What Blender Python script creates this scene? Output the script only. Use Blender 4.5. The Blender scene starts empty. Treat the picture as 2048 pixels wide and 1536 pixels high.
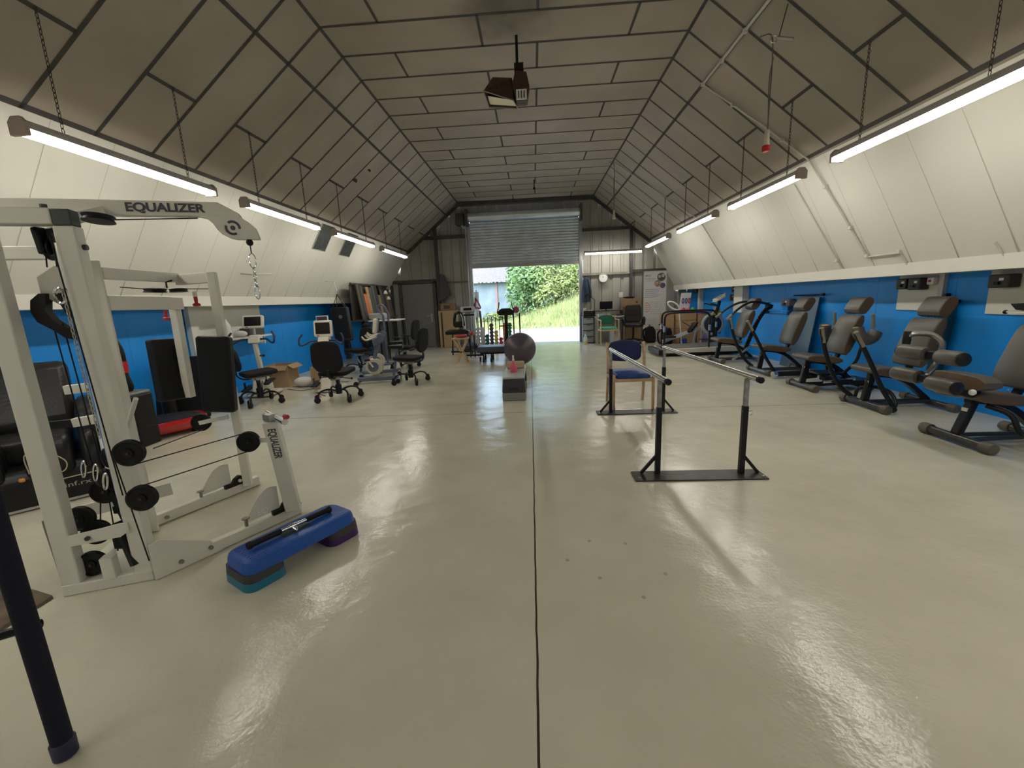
import bpy, bmesh, math, random
from mathutils import Vector, Matrix, Euler
PI = math.pi
SC = bpy.context.scene
COL = SC.collection
rnd = random.Random(7)

# ---------------------------------------------------------------- camera
def rot_axes(p, y, r):
    cp, sp, cy, sy, cr, sr = math.cos(p), math.sin(p), math.cos(y), math.sin(y), math.cos(r), math.sin(r)
    A = Matrix(((1, 0, 0), (0, 0, -1), (0, 1, 0)))
    Ry = Matrix(((cy, 0, sy), (0, 1, 0), (-sy, 0, cy)))
    Rx = Matrix(((1, 0, 0), (0, cp, -sp), (0, sp, cp)))
    Rz = Matrix(((cr, -sr, 0), (sr, cr, 0), (0, 0, 1)))
    return Rz @ Rx @ Ry @ A
R = rot_axes(0.1960292, 0.057488, -0.041971)
cd = bpy.data.cameras.new('camera')
cam = bpy.data.objects.new('camera', cd); COL.objects.link(cam)
cam.matrix_world = Matrix.Translation((0, 0, 1.38)) @ Matrix((R[0], -R[1], -R[2])).transposed().to_4x4()
cd.sensor_width = 36; cd.lens = 845 / 2048 * 36; cd.clip_start = 0.02; cd.clip_end = 400
SC.camera = cam
# ---------------------------------------------------------------- world, sun, exposure
w = bpy.data.worlds.new('sky'); SC.world = w; w.use_nodes = True
nt = w.node_tree; nt.nodes.clear()
sky = nt.nodes.new('ShaderNodeTexSky'); sky.sky_type = 'NISHITA'
sky.sun_disc = False; sky.sun_elevation = math.radians(48); sky.sun_rotation = math.radians(200); sky.dust_density = 2.5; sky.air_density = 1.3
bg = nt.nodes.new('ShaderNodeBackground'); bg.inputs[1].default_value = 0.55
wo = nt.nodes.new('ShaderNodeOutputWorld')
nt.links.new(sky.outputs[0], bg.inputs[0]); nt.links.new(bg.outputs[0], wo.inputs[0])
sd = bpy.data.lights.new('sun', 'SUN'); sd.energy = 3.2; sd.angle = 0.02; sd.color = (1, .95, .86)
sun = bpy.data.objects.new('sun', sd); COL.objects.link(sun)
sun.rotation_euler = Vector((-.55, .10, -.80)).to_track_quat('-Z', 'Y').to_euler()
LAMP = 20.0
SC.view_settings.view_transform = 'Standard'; SC.view_settings.look = 'None'
SC.view_settings.exposure = 0.68; SC.view_settings.gamma = 1.0; SC.view_settings.use_curve_mapping = False

# ---------------------------------------------------------------- materials
MATS = {}
def sh(c):
    if isinstance(c, str):
        v = [int(c[i:i+2], 16) / 255 for i in (0, 2, 4)]
        c = [x / 12.92 if x < .04045 else ((x + .055) / 1.055) ** 2.4 for x in v]
    return (c[0], c[1], c[2], 1)
def mat(name, col, rough=.5, metal=0, spec=.5, noise=0, nscale=8, bump=0, bscale=60, emit=0, alpha=1, trans=0, coat=0):
    """noise: strength of brightness mottling, bump: height of fine relief"""
    if name in MATS: return MATS[name]
    if isinstance(col, int): raise KeyError('material ' + name)
    m = bpy.data.materials.new(name); m.use_nodes = True; MATS[name] = m
    n = m.node_tree.nodes; l = m.node_tree.links; b = n['Principled BSDF']
    b.inputs['Base Color'].default_value = sh(col)
    if not isinstance(col, str) and max(col) < .03 and not metal: spec *= .45
    b.inputs['Roughness'].default_value = rough; b.inputs['Metallic'].default_value = metal
    b.inputs['Specular IOR Level'].default_value = spec
    if coat: b.inputs['Coat Weight'].default_value = coat
    if alpha < 1: b.inputs['Alpha'].default_value = alpha
    if trans: b.inputs['Transmission Weight'].default_value = trans
    if emit:
        b.inputs['Emission Color'].default_value = sh(col); b.inputs['Emission Strength'].default_value = emit
    tc = n.new('ShaderNodeTexCoord')
    if noise:
        t = n.new('ShaderNodeTexNoise'); t.inputs['Scale'].default_value = nscale; t.inputs['Detail'].default_value = 5
        l.new(tc.outputs['Object'], t.inputs['Vector'])
        r = n.new('ShaderNodeMapRange'); r.inputs[1].default_value = .3; r.inputs[2].default_value = .7
        r.inputs[3].default_value = 1 - noise; r.inputs[4].default_value = 1 + noise
        l.new(t.outputs[0], r.inputs[0])
        mx = n.new('ShaderNodeVectorMath'); mx.operation = 'SCALE'; mx.inputs[0].default_value = sh(col)[:3]
        l.new(r.outputs[0], mx.inputs['Scale']); l.new(mx.outputs[0], b.inputs['Base Color'])
    if bump:
        t = n.new('ShaderNodeTexNoise'); t.inputs['Scale'].default_value = bscale; t.inputs['Detail'].default_value = 4
        l.new(tc.outputs['Object'], t.inputs['Vector'])
        bp = n.new('ShaderNodeBump'); bp.inputs['Strength'].default_value = bump; bp.inputs['Distance'].default_value = .01
        l.new(t.outputs[0], bp.inputs['Height']); l.new(bp.outputs[0], b.inputs['Normal'])
    return m

# ---------------------------------------------------------------- mesh builder
class MB:
    def __init__(s): s.v = []; s.f = []; s.mi = []; s.m = 0
    def add(s, vs, fs):
        o = len(s.v); s.v += [Vector(p) for p in vs]
        for f in fs: s.f.append([i + o for i in f]); s.mi.append(s.m)
        return s
    def box(s, c, d, rz=0, rx=0, ry=0):
        M = Matrix.Translation(c) @ Euler((rx, ry, rz)).to_matrix().to_4x4()
        vs = [M @ Vector((x * d[0] / 2, y * d[1] / 2, z * d[2] / 2)) for x in (-1, 1) for y in (-1, 1) for z in (-1, 1)]
        return s.add(vs, [(0, 1, 3, 2), (4, 6, 7, 5), (0, 4, 5, 1), (2, 3, 7, 6), (0, 2, 6, 4), (1, 5, 7, 3)])
    def bx(s, x0, x1, y0, y1, z0, z1):
        return s.box(((x0+x1)/2, (y0+y1)/2, (z0+z1)/2), (abs(x1-x0), abs(y1-y0), abs(z1-z0)))
    def bar(s, a, b, w, h=None, up=(0, 0, 1)):
        """rectangular bar from a to b, w across, h along 'up'"""
        a, b = Vector(a), Vector(b); h = h or w; d = (b - a).normalized(); up = Vector(up)
        if abs(d.dot(up)) > .98: up = Vector((0, 1, 0))
        x = d.cross(up).normalized(); u = x.cross(d)
        vs = [p + x * sx * w / 2 + u * su * h / 2 for p in (a, b) for sx in (-1, 1) for su in (-1, 1)]
        return s.add(vs, [(0, 1, 3, 2), (4, 6, 7, 5), (0, 4, 5, 1), (2, 3, 7, 6), (0, 2, 6, 4), (1, 5, 7, 3)])
    def tube(s, pts, r, n=12, cap=True, closed=False, sy=1):
        pts = [Vector(p) for p in pts]; N = len(pts); rr = r if isinstance(r, (list, tuple)) else [r] * N
        rings = []; prev = None
        for i, p in enumerate(pts):
            if closed: d = pts[(i + 1) % N] - pts[i - 1]
            else: d = pts[min(i + 1, N - 1)] - pts[max(i - 1, 0)]
            d = d.normalized() if d.length > 1e-9 else Vector((0, 0, 1))
            if prev is None:
                u = Vector((0, 0, 1)) if abs(d.z) < .9 else Vector((1, 0, 0))
                x = d.cross(u).normalized()
            else:
                x = (prev - d * prev.dot(d)).normalized()
            prev = x; y = d.cross(x)
            rings.append([p + (x * math.cos(2 * PI * k / n) + y * sy * math.sin(2 * PI * k / n)) * rr[i] for k in range(n)])
        vs = [q for g in rings for q in g]; fs = []
        for i in range(N if closed else N - 1):
            a, b = i * n, ((i + 1) % N) * n
            for k in range(n): fs.append((a + k, a + (k + 1) % n, b + (k + 1) % n, b + k))
        if cap and not closed: fs += [tuple(range(n))[::-1], tuple(range((N - 1) * n, N * n))]
        return s.add(vs, fs)
    def cyl(s, a, b, r, n=20, r2=None): return s.tube([a, b], [r, r if r2 is None else r2], n)
    def lathe(s, prof, o=(0, 0, 0), ax=(0, 0, 1), n=24):
        """prof: (radius, height) pairs"""
        ax = Vector(ax).normalized(); u = Vector((0, 0, 1)) if abs(ax.z) < .9 else Vector((1, 0, 0))
        x = ax.cross(u).normalized(); y = ax.cross(x); o = Vector(o); vs = []; fs = []
        for r, h in prof:
            vs += [o + ax * h + (x * math.cos(2 * PI * k / n) + y * math.sin(2 * PI * k / n)) * max(r, 1e-4) for k in range(n)]
        for i in range(len(prof) - 1):
            for k in range(n): fs.append((i * n + k, i * n + (k + 1) % n, (i + 1) * n + (k + 1) % n, (i + 1) * n + k))
        fs += [tuple(range(n))[::-1], tuple(range((len(prof) - 1) * n, len(prof) * n))]
        return s.add(vs, fs)
    def prism(s, poly, a, u, v, t):
        """polygon in plane through a spanned by u, v; thickness vector t"""
        a, u, v, t = Vector(a), Vector(u), Vector(v), Vector(t); n = len(poly)
        vs = [a + u * p[0] + v * p[1] for p in poly]; vs += [p + t for p in vs]
        fs = [tuple(range(n))[::-1], tuple(range(n, 2 * n))] + [(i, (i + 1) % n, n + (i + 1) % n, n + i) for i in range(n)]
        return s.add(vs, fs)
    def sph(s, c, r, n=20, m=12, sc=(1, 1, 1)):
        c = Vector(c); vs = []; fs = []
        for i in range(m + 1):
            t = PI * i / m; q = max(math.sin(t), 1e-3)
            vs += [c + Vector((q * math.cos(2 * PI * k / n) * sc[0], q * math.sin(2 * PI * k / n) * sc[1], math.cos(t) * sc[2])) * r for k in range(n)]
        for i in range(m):
            for k in range(n): fs.append((i * n + k, (i + 1) * n + k, (i + 1) * n + (k + 1) % n, i * n + (k + 1) % n))
        return s.add(vs, fs)
    def quad(s, a, b, c, d): return s.add([a, b, c, d], [(0, 1, 2, 3)])

def crom(pts, k=6):
    """smooth curve through points"""
    P = [Vector(p) for p in pts]; P = [2 * P[0] - P[1]] + P + [2 * P[-1] - P[-2]]; out = []
    for i in range(1, len(P) - 2):
        for j in range(k):
            t = j / k; a, b, c, d = P[i-1:i+3]
            out.append(.5 * (2*b + (c - a)*t + (2*a - 5*b + 4*c - d)*t*t + (3*b - a - 3*c + d)*t**3))
    out.append(P[-2]); return out
def rrect(w, h, r, k=4):
    o = []
    for cx, cy, a in ((w/2-r, h/2-r, 0), (-w/2+r, h/2-r, 1), (-w/2+r, -h/2+r, 2), (w/2-r, -h/2+r, 3)):
        for j in range(k + 1):
            t = (a + j / k) * PI / 2; o.append((cx + r * math.cos(t), cy + r * math.sin(t)))
    return o

def make(name, mb, mats, parent=None, bev=0, smooth=True, world=True, loc=None, sub=0, seg=2):
    """link one mesh object; coordinates are world ones unless world=False (then local to the parent)"""
    if parent is not None and world:
        inv = wm(parent).inverted(); vs = [inv @ p for p in mb.v]
    elif loc is not None: vs = [p - Vector(loc) for p in mb.v]
    else: vs = mb.v
    me = bpy.data.meshes.new(name); me.from_pydata([tuple(p) for p in vs], [], mb.f)
    if not isinstance(mats, (list, tuple)): mats = [mats]
    for m in mats: me.materials.append(m)
    for p, i in zip(me.polygons, mb.mi): p.material_index = i
    b = bmesh.new(); b.from_mesh(me); bmesh.ops.recalc_face_normals(b, faces=b.faces); b.to_mesh(me); b.free()
    if smooth:
        me.polygons.foreach_set('use_smooth', [True] * len(me.polygons)); me.set_sharp_from_angle(angle=math.radians(38))
    me.update()
    o = bpy.data.objects.new(name, me); COL.objects.link(o)
    if parent is not None: o.parent = parent
    elif loc is not None: o.location = loc
    if bev:
        d = o.modifiers.new('bevel', 'BEVEL'); d.width = bev; d.segments = seg; d.limit_method = 'ANGLE'; d.angle_limit = math.radians(35)
        d.harden_normals = False
    if sub:
        d = o.modifiers.new('sub', 'SUBSURF'); d.levels = sub; d.render_levels = sub
    return o
def wm(o):
    m = o.matrix_basis.copy()
    while o.parent: o = o.parent; m = o.matrix_basis @ m
    return m
def tag(o, label, cat, group=None):
    o['label'] = label; o['category'] = cat
    if group: o['group'] = group
    return o
def thing(name, label, cat, loc=(0, 0, 0), rz=0, group=None):
    o = bpy.data.objects.new(name, None); COL.objects.link(o); o.empty_display_size = .1
    o.location = loc; o.rotation_euler = (0, 0, rz); return tag(o, label, cat, group)
def struct(name, mb, mats, **k):
    o = make(name, mb, mats, **k); o['kind'] = 'structure'; return o
def solo(name, mb, m, label, cat, loc, group=None, **k):
    return tag(make(name, mb, m, loc=loc, **k), label, cat, group)
def dup(o, parent=None, top=None, **kw):
    """copy of a thing with copies of its parts and sub-parts"""
    c = o.copy(); COL.objects.link(c)
    if parent is not None: c.parent = parent
    for ch in list(o.children): dup(ch, c)
    for k, v in kw.items():
        if k == 'loc': c.location = v
        elif k == 'rz': c.rotation_euler = (0, 0, v)
        else: c[k] = v
    return c
def text(name, body, m, parent, origin, xdir, updir, size, ext=.001, width=None, weight=.0):
    """lettering as real geometry, centred on origin; xdir reading direction, updir letter height"""
    cu = bpy.data.curves.new(name, 'FONT'); cu.body = body; cu.size = size; cu.extrude = ext
    cu.align_x = 'CENTER'; cu.align_y = 'CENTER'; cu.offset = weight
    t = bpy.data.objects.new(name, cu); COL.objects.link(t)
    bpy.context.view_layer.update()
    me = bpy.data.meshes.new_from_object(t.evaluated_get(bpy.context.evaluated_depsgraph_get()))
    bpy.data.objects.remove(t)
    X = Vector(xdir).normalized(); Y = Vector(updir).normalized(); Z = X.cross(Y)
    s = 1
    if width:
        xs = [v.co.x for v in me.vertices]; s = width / (max(xs) - min(xs))
    M = Matrix((X * s, Y, Z)).transposed().to_4x4(); M.translation = Vector(origin)
    if parent is not None: M = wm(parent).inverted() @ M
    me.transform(M); me.materials.clear(); me.materials.append(m)
    o = bpy.data.objects.new(name, me); COL.objects.link(o)
    if parent is not None: o.parent = parent
    return o
# ================================================================ SETTING
YE, YB = 13.53, -7.0
XL, XR = -5.12, 4.74
CZ, HZ = 4.31, 2.965
FL, FR = -2.17, 1.85          # edges of the flat ceiling
HL, HR = -3.86, 3.57          # hips
SL, SR = -4.68, 4.33           # foot of the white slopes
LZ0, LZ1 = 1.475, 1.60        # ledge

def floor_mat():
    m = mat('painted concrete floor', (.50, .465, .36), .3, bump=0)
    n = m.node_tree.nodes; l = m.node_tree.links; b = n['Principled BSDF']
    tc = n.new('ShaderNodeTexCoord'); sp = n.new('ShaderNodeSeparateXYZ'); l.new(tc.outputs['Object'], sp.inputs[0])
    def line(sock, at, w):
        a = n.new('ShaderNodeMath'); a.operation = 'ADD'; a.inputs[1].default_value = -at; l.new(sock, a.inputs[0])
        c = n.new('ShaderNodeMath'); c.operation = 'ABSOLUTE'; l.new(a.outputs[0], c.inputs[0])
        d = n.new('ShaderNodeMath'); d.operation = 'LESS_THAN'; d.inputs[1].default_value = w; l.new(c.outputs[0], d.inputs[0]); return d.outputs[0]
    # wobble of the saw cut
    nz = n.new('ShaderNodeTexNoise'); nz.inputs['Scale'].default_value = 6; l.new(tc.outputs['Object'], nz.inputs['Vector'])
    wob = n.new('ShaderNodeMath'); wob.operation = 'MULTIPLY_ADD'; wob.inputs[1].default_value = .008; wob.inputs[2].default_value = -.004
    l.new(nz.outputs[0], wob.inputs[0])
    xx = n.new('ShaderNodeMath'); xx.operation = 'ADD'; l.new(sp.outputs[0], xx.inputs[0]); l.new(wob.outputs[0], xx.inputs[1])
    # the long joint drifts from x=-.02 near to -.1 far
    dr = n.new('ShaderNodeMath'); dr.operation = 'MULTIPLY_ADD'; dr.inputs[1].default_value = .0065; dr.inputs[2].default_value = .019
    l.new(sp.outputs[1], dr.inputs[0])
    x2 = n.new('ShaderNodeMath'); x2.operation = 'ADD'; l.new(xx.outputs[0], x2.inputs[0]); l.new(dr.outputs[0], x2.inputs[1])
    a = line(x2.outputs[0], 0, .0045); c = line(sp.outputs[1], 5.112, .0035)
    mxl = n.new('ShaderNodeMath'); mxl.operation = 'MAXIMUM'; l.new(a, mxl.inputs[0]); l.new(c, mxl.inputs[1])
    # mottled paint and scuffs
    t = n.new('ShaderNodeTexNoise'); t.inputs['Scale'].default_value = 1.3; t.inputs['Detail'].default_value = 7; t.inputs['Roughness'].default_value = .6
    l.new(tc.outputs['Object'], t.inputs['Vector'])
    cr = n.new('ShaderNodeValToRGB'); cr.color_ramp.elements[0].position = .3; cr.color_ramp.elements[1].position = .75
    cr.color_ramp.elements[0].color = (.51, .485, .375, 1); cr.color_ramp.elements[1].color = (.63, .60, .475, 1)
    l.new(t.outputs[0], cr.inputs[0])
    t2 = n.new('ShaderNodeTexNoise'); t2.inputs['Scale'].default_value = 9; t2.inputs['Detail'].default_value = 9; t2.inputs['Roughness'].default_value = .75
    l.new(tc.outputs['Object'], t2.inputs['Vector'])
    r2 = n.new('ShaderNodeMapRange'); r2.inputs[1].default_value = .62; r2.inputs[2].default_value = .8; r2.inputs[3].default_value = 0; r2.inputs[4].default_value = .35
    l.new(t2.outputs[0], r2.inputs[0])
    m1 = n.new('ShaderNodeMix'); m1.data_type = 'RGBA'; l.new(r2.outputs[0], m1.inputs['Factor']); l.new(cr.outputs[0], m1.inputs['A']); m1.inputs['B'].default_value = (.3, .28, .22, 1)
    m2 = n.new('ShaderNodeMix'); m2.data_type = 'RGBA'; l.new(mxl.outputs[0], m2.inputs['Factor']); l.new(m1.outputs['Result'], m2.inputs['A']); m2.inputs['B'].default_value = (.04, .035, .03, 1)
    l.new(m2.outputs['Result'], b.inputs['Base Color'])
    # trowelled waves and fine texture
    rr = n.new('ShaderNodeMapRange'); rr.inputs[3].default_value = .13; rr.inputs[4].default_value = .25; l.new(t.outputs[0], rr.inputs[0]); l.new(rr.outputs[0], b.inputs['Roughness'])
    w1 = n.new('ShaderNodeTexNoise'); w1.inputs['Scale'].default_value = 3.2; w1.inputs['Detail'].default_value = 3; l.new(tc.outputs['Object'], w1.inputs['Vector'])
    b1 = n.new('ShaderNodeBump'); b1.inputs['Strength'].default_value = .8; b1.inputs['Distance'].default_value = .011; l.new(w1.outputs[0], b1.inputs['Height'])
    w2 = n.new('ShaderNodeTexNoise'); w2.inputs['Scale'].default_value = 60; l.new(tc.outputs['Object'], w2.inputs['Vector'])
    b2 = n.new('ShaderNodeBump'); b2.inputs['Strength'].default_value = .3; b2.inputs['Distance'].default_value = .003; l.new(w2.outputs[0], b2.inputs['Height']); l.new(b1.outputs[0], b2.inputs['Normal'])
    l.new(b2.outputs[0], b.inputs['Normal'])
    b.inputs['Specular IOR Level'].default_value = .5
    return m
def board_mat(name, col, dirt):
    m = mat(name, col, .7); n = m.node_tree.nodes; l = m.node_tree.links; b = n['Principled BSDF']
    tc = n.new('ShaderNodeTexCoord')
    t = n.new('ShaderNodeTexNoise'); t.inputs['Scale'].default_value = .8; t.inputs['Detail'].default_value = 8; l.new(tc.outputs['Object'], t.inputs['Vector'])
    cr = n.new('ShaderNodeValToRGB'); cr.color_ramp.elements[0].position = .25; cr.color_ramp.elements[1].position = .7
    cr.color_ramp.elements[0].color = (col[0]*(1-dirt), col[1]*(1-dirt), col[2]*(1-dirt*1.1), 1); cr.color_ramp.elements[1].color = (*col, 1)
    l.new(t.outputs[0], cr.inputs[0]); l.new(cr.outputs[0], b.inputs['Base Color'])
    t2 = n.new('ShaderNodeTexNoise'); t2.inputs['Scale'].default_value = 25; t2.inputs['Detail'].default_value = 3; l.new(tc.outputs['Object'], t2.inputs['Vector'])
    bp = n.new('ShaderNodeBump'); bp.inputs['Strength'].default_value = .25; bp.inputs['Distance'].default_value = .004; l.new(t2.outputs[0], bp.inputs['Height']); l.new(bp.outputs[0], b.inputs['Normal'])
    return m
M_floor = floor_mat()
M_ceil = board_mat('dusty taupe ceiling board', (.41, .355, .285), .28)
def soot(m, c, r):
    n = m.node_tree.nodes; l = m.node_tree.links; b = n['Principled BSDF']; src = b.inputs['Base Color'].links[0].from_socket
    tc = n.new('ShaderNodeTexCoord'); nz = n.new('ShaderNodeTexNoise'); nz.inputs['Scale'].default_value = 3; l.new(tc.outputs['Object'], nz.inputs['Vector'])
    d = n.new('ShaderNodeVectorMath'); d.operation = 'DISTANCE'; d.inputs[1].default_value = c; l.new(tc.outputs['Object'], d.inputs[0])
    a = n.new('ShaderNodeMath'); a.operation = 'MULTIPLY_ADD'; a.inputs[1].default_value = .7; l.new(nz.outputs[0], a.inputs[0]); l.new(d.outputs['Value'], a.inputs[2])
    mr = n.new('ShaderNodeMapRange'); mr.interpolation_type = 'SMOOTHSTEP'; mr.inputs[1].default_value = .25; mr.inputs[2].default_value = r + .35; mr.inputs[3].default_value = .8; mr.inputs[4].default_value = 0
    l.new(a.outputs[0], mr.inputs[0]); mx = n.new('ShaderNodeMix'); mx.data_type = 'RGBA'; l.new(mr.outputs[0], mx.inputs['Factor']); l.new(src, mx.inputs['A']); mx.inputs['B'].default_value = (.07, .05, .025, 1)
    l.new(mx.outputs['Result'], b.inputs['Base Color'])
soot(M_ceil, (-.22, 5.0, 4.31), .75)
M_joint = mat('dark ceiling joint tape', (.06, .056, .05), .8, noise=.2)
M_white = board_mat('white painted board', (.72, .70, .62), .08)
M_gap = mat('grey board gap', (.42, .40, .34), .8)
M_blue = mat('blue painted blockwork', (.001, .27, .80), .5, noise=.06, nscale=2, bump=.2, bscale=30)
M_steel = mat('dark steel framing', (.055, .052, .047), .6, noise=.3, nscale=5)
M_clad = mat('grey profiled cladding', (.34, .33, .295), .5, noise=.12, nscale=1.5)

mb = MB().quad((XL, YB, 0), (XR, YB, 0), (XR, YE, 0), (XL, YE, 0))
mb.quad((XL, YB, -.2), (XR, YB, -.2), (XR, YE, -.2), (XL, YE, -.2))
struct('floor', mb, M_floor, smooth=False)

# ceiling: flat strip and two dark slopes, boards in running bond with dark joint tape
mb = MB()
def seam(a, b, nrm, w=.035):
    a, b, nrm = Vector(a), Vector(b), Vector(nrm); d = (b - a).normalized(); x = d.cross(nrm).normalized() * w / 2; e = nrm * .003
    mb.add([a + x + e, a - x + e, b - x + e, b + x + e], [(0, 1, 2, 3)])
for a, b in (((HL, HZ), (FL, CZ)), ((FL, CZ), (FR, CZ)), ((FR, CZ), (HR, HZ))):
    mb.quad((a[0], YB, a[1]), (a[0], YE, a[1]), (b[0], YE, b[1]), (b[0], YB, b[1]))
mb.m = 1
def sp(side, s, y):
    a, b = ((FL, CZ), (HL, HZ)) if side < 0 else ((FR, CZ), (HR, HZ))
    L = math.hypot(b[0]-a[0], b[1]-a[1]); t = s / L
    return (a[0] + (b[0]-a[0])*t, y, a[1] + (b[1]-a[1])*t)
NL = Vector((1.345, 0, -1.69)).normalized(); NR = Vector((-1.345, 0, -1.72)).normalized()
P = .5565
for k in range(-21, 16):
    y = 5.05 + P * k
    if y < YB or y > YE: continue
    seam((FL, y, CZ), (FR, y, CZ), (0, 0, -1))
    for sd_, n_ in ((-1, NL), (1, NR)): seam(sp(sd_, 0, y), sp(sd_, 2.15, y), n_)
    y2 = min(y + P, YE)
    for x in ((-.5, 1.185) if k % 2 == 0 else (-1.55, .138)):
        seam((x, y, CZ), (x, y2, CZ), (0, 0, -1), .03)
    if k % 2 == 0:
        for sd_, n_ in ((-1, NL), (1, NR)): seam(sp(sd_, 1.41, y), sp(sd_, 1.41, y2), n_)
for sd_, n_ in ((-1, NL), (1, NR)):
    seam(sp(sd_, .515, YB), sp(sd_, .515, YE), n_, .04)
    seam(sp(sd_, 2.13, YB), sp(sd_, 2.13, YE), n_, .05)
    seam(sp(sd_, .01, YB), sp(sd_, .01, YE), n_, .04)
struct('ceiling', mb, [M_ceil, M_joint], smooth=False)

# white slopes with ledge
def white_side(name, hx, sx, wx, s):
    mb = MB()
    gaps = [6.29 + .54 * k for k in range(-24, 14)]
    mb.quad((hx, YB, HZ), (hx, YE, HZ), (sx, YE, LZ1), (sx, YB, LZ1))
    d = Vector((sx - hx, 0, LZ1 - HZ)); nr = Vector((-s * (HZ - LZ1), 0, -abs(sx - hx))).normalized()
    for i, y in enumerate(gaps):
        if not YB < y < YE: continue
        mb.m = 1; a = Vector((hx, y, HZ)); b = a + d
        q = a + d * (.0 if i % 2 else .0); e = nr * .002; w_ = .002
        mb.add([q + e + Vector((0, w_, 0)), q + e - Vector((0, w_, 0)), b + e - Vector((0, w_*1.6, 0)), b + e + Vector((0, w_*1.6, 0))], [(0, 1, 2, 3)])
        q = a + d * .8
        mb.add([q + e*1.3 + Vector((0, .002, 0)), q + e*1.3 - Vector((0, .002, 0)), b + e*1.3 - Vector((0, .010, 0)), b + e*1.3 + Vector((0, .010, 0))], [(0, 1, 2, 3)])
    mb.m = 0
    t = s * .02
    mb.add([(sx - t, YB, LZ1 + .012), (sx - t, YE, LZ1 + .012), (sx - t, YE, LZ0), (sx - t, YB, LZ0), (sx + s*.03, YE, LZ1 + .012), (sx + s*.03, YB, LZ1 + .012), (wx, YE, LZ0), (wx, YB, LZ0)],
           [(0, 1, 2, 3), (0, 5, 4, 1), (3, 2, 6, 7)])
    struct(name, mb, [M_white, M_gap], smooth=False)
white_side('wall_upper_left', HL, SL, XL, -1)
white_side('wall_upper_right', HR, SR, XR, 1)
for nm, x, s in (('wall_left', XL, -1), ('wall_right', XR, 1)):
    mb = MB().bx(x, x + s * .15, YB, YE, 0, LZ0 + .1)
    for k in range(-5, 16):
        y = 5.1 + 1.1 * k
        if y < YE - .2 and y > YB: mb.bx(x, x - s * .002, y - .004, y + .004, .1, LZ0)
    struct(nm, mb, M_blue, smooth=False)
    struct('baseboard_' + nm[5:], MB().bx(x, x - s * .018, YB, YE, 0, .11), M_blue, smooth=False)
def section(mb, y, y2):
    pts = [(XL, 0), (XR, 0), (XR, LZ0), (SR, LZ1), (HR, HZ), (FR, CZ), (FL, CZ), (HL, HZ), (SL, LZ1), (XL, LZ0)]
    mb.prism(pts, (0, y, 0), (1, 0, 0), (0, 0, 1), (0, y2 - y, 0))
mb = MB(); section(mb, YB, YB - .1); struct('wall_rear', mb, M_white, smooth=False)

# end wall: profiled sheet, cut round the shutter opening
OL, OR, OT = -1.93, 1.47, 3.95
mb = MB()
def halfh(x):
    if x < HL: return LZ1 + (x - SL) / (HL - SL) * (HZ - LZ1) if x > SL else LZ0 + .1
    if x < FL: return HZ + (x - HL) / (FL - HL) * (CZ - HZ)
    if x < FR: return CZ
    if x < HR: return CZ + (x - FR) / (HR - FR) * (HZ - CZ)
    return HZ + (x - HR) / (SR - HR) * (LZ1 - HZ) if x < SR else LZ0 + .1
def sheet(x0, x1, zb):
    x = x0; pr = 0.333; pts = []
    while x < x1:
        for dx, dy in ((0, 0), (.22, 0), (.245, .035), (.308, .035)):
            if x + dx < x1: pts.append((x + dx, dy))
        x += pr
    pts.append((x1, 0))
    for (a, da), (b, db) in zip(pts, pts[1:]):
        mb.quad((a, YE + da, zb), (b, YE + db, zb), (b, YE + db, halfh(b) + .16), (a, YE + da, halfh(a) + .16))
sheet(XL, OL, 0); sheet(OL, OR, OT - .1); sheet(OR, XR, 0)
struct('wall_end', mb, M_clad, smooth=False)
# steel frame members on the end wall (each a piece of fixed structure)
tn = [0]
def trim(mb, m=None, **k):
    tn[0] += 1; return struct('trim_%d' % tn[0], mb, m or M_steel, smooth=False, **k)
for x, w_ in ((-2.95, .09), (3.0, .08), (-4.45, .07), (2.1, 0)):
    if w_: trim(MB().bx(x - w_/2, x + w_/2, YE - .12, YE - .01, 0, halfh(x)))
trim(MB().bx(-4.3, OL, YE - .1, YE - .005, 3.30, 3.40))
trim(MB().bx(-2.88, OL, YE - .07, YE - .005, 1.98, 2.03), mat('brown timber rail', (.2, .13, .08), .7, noise=.3))
trim(MB().bx(-4.45, -2.95, YE - .09, YE - .005, 2.03, 2.12))
trim(MB().bx(OR, 3.0, YE - .08, YE - .005, 2.02, 2.09), mat('grey rail', (.22, .2, .17), .6, noise=.2))
trim(MB().bx(3.0, 4.2, YE - .08, YE - .005, 2.05, 2.14))
trim(MB().bx(OR, 3.6, YE - .1, YE - .005, 3.32, 3.40))
trim(MB().bx(FL - .1, FR + .1, YE - .2, YE - .005, CZ - .10, CZ - .01))
trim(MB().bar((FL, YE - .1, CZ - .045), (HL, YE - .1, HZ - .045), .08, .09))
trim(MB().bar((FR, YE - .1, CZ - .045), (HR, YE - .1, HZ - .045), .08, .09))

# personnel door
M_door = mat('grey painted steel door', (.17, .165, .15), .45, noise=.06)
d = bpy.data.objects.new('door_1', None); COL.objects.link(d); d['kind'] = 'structure'; d.location = (-3.62, YE - .09, 0)
DX0, DX1 = -4.12, -3.13
mb = MB().bx(DX0 - .1, DX0, YE - .14, YE - .02, 0, 2.06).bx(DX1, DX1 + .1, YE - .14, YE - .02, 0, 2.06).bx(DX0 - .1, DX1 + .1, YE - .14, YE - .02, 2.0, 2.1)
make('door_frame', mb, M_steel, d, bev=.006)
lf = make('door_leaf', MB().bx(DX0 + .01, DX1 - .01, YE - .1, YE - .05, .02, 1.99), M_door, d, bev=.005)
mb = MB().cyl((DX1 - .1, YE - .16, 1.0), (DX1 - .1, YE - .1, 1.0), .018).bar((DX1 - .1, YE - .155, 1.0), (DX1 - .24, YE - .155, 1.0), .02)
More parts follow.
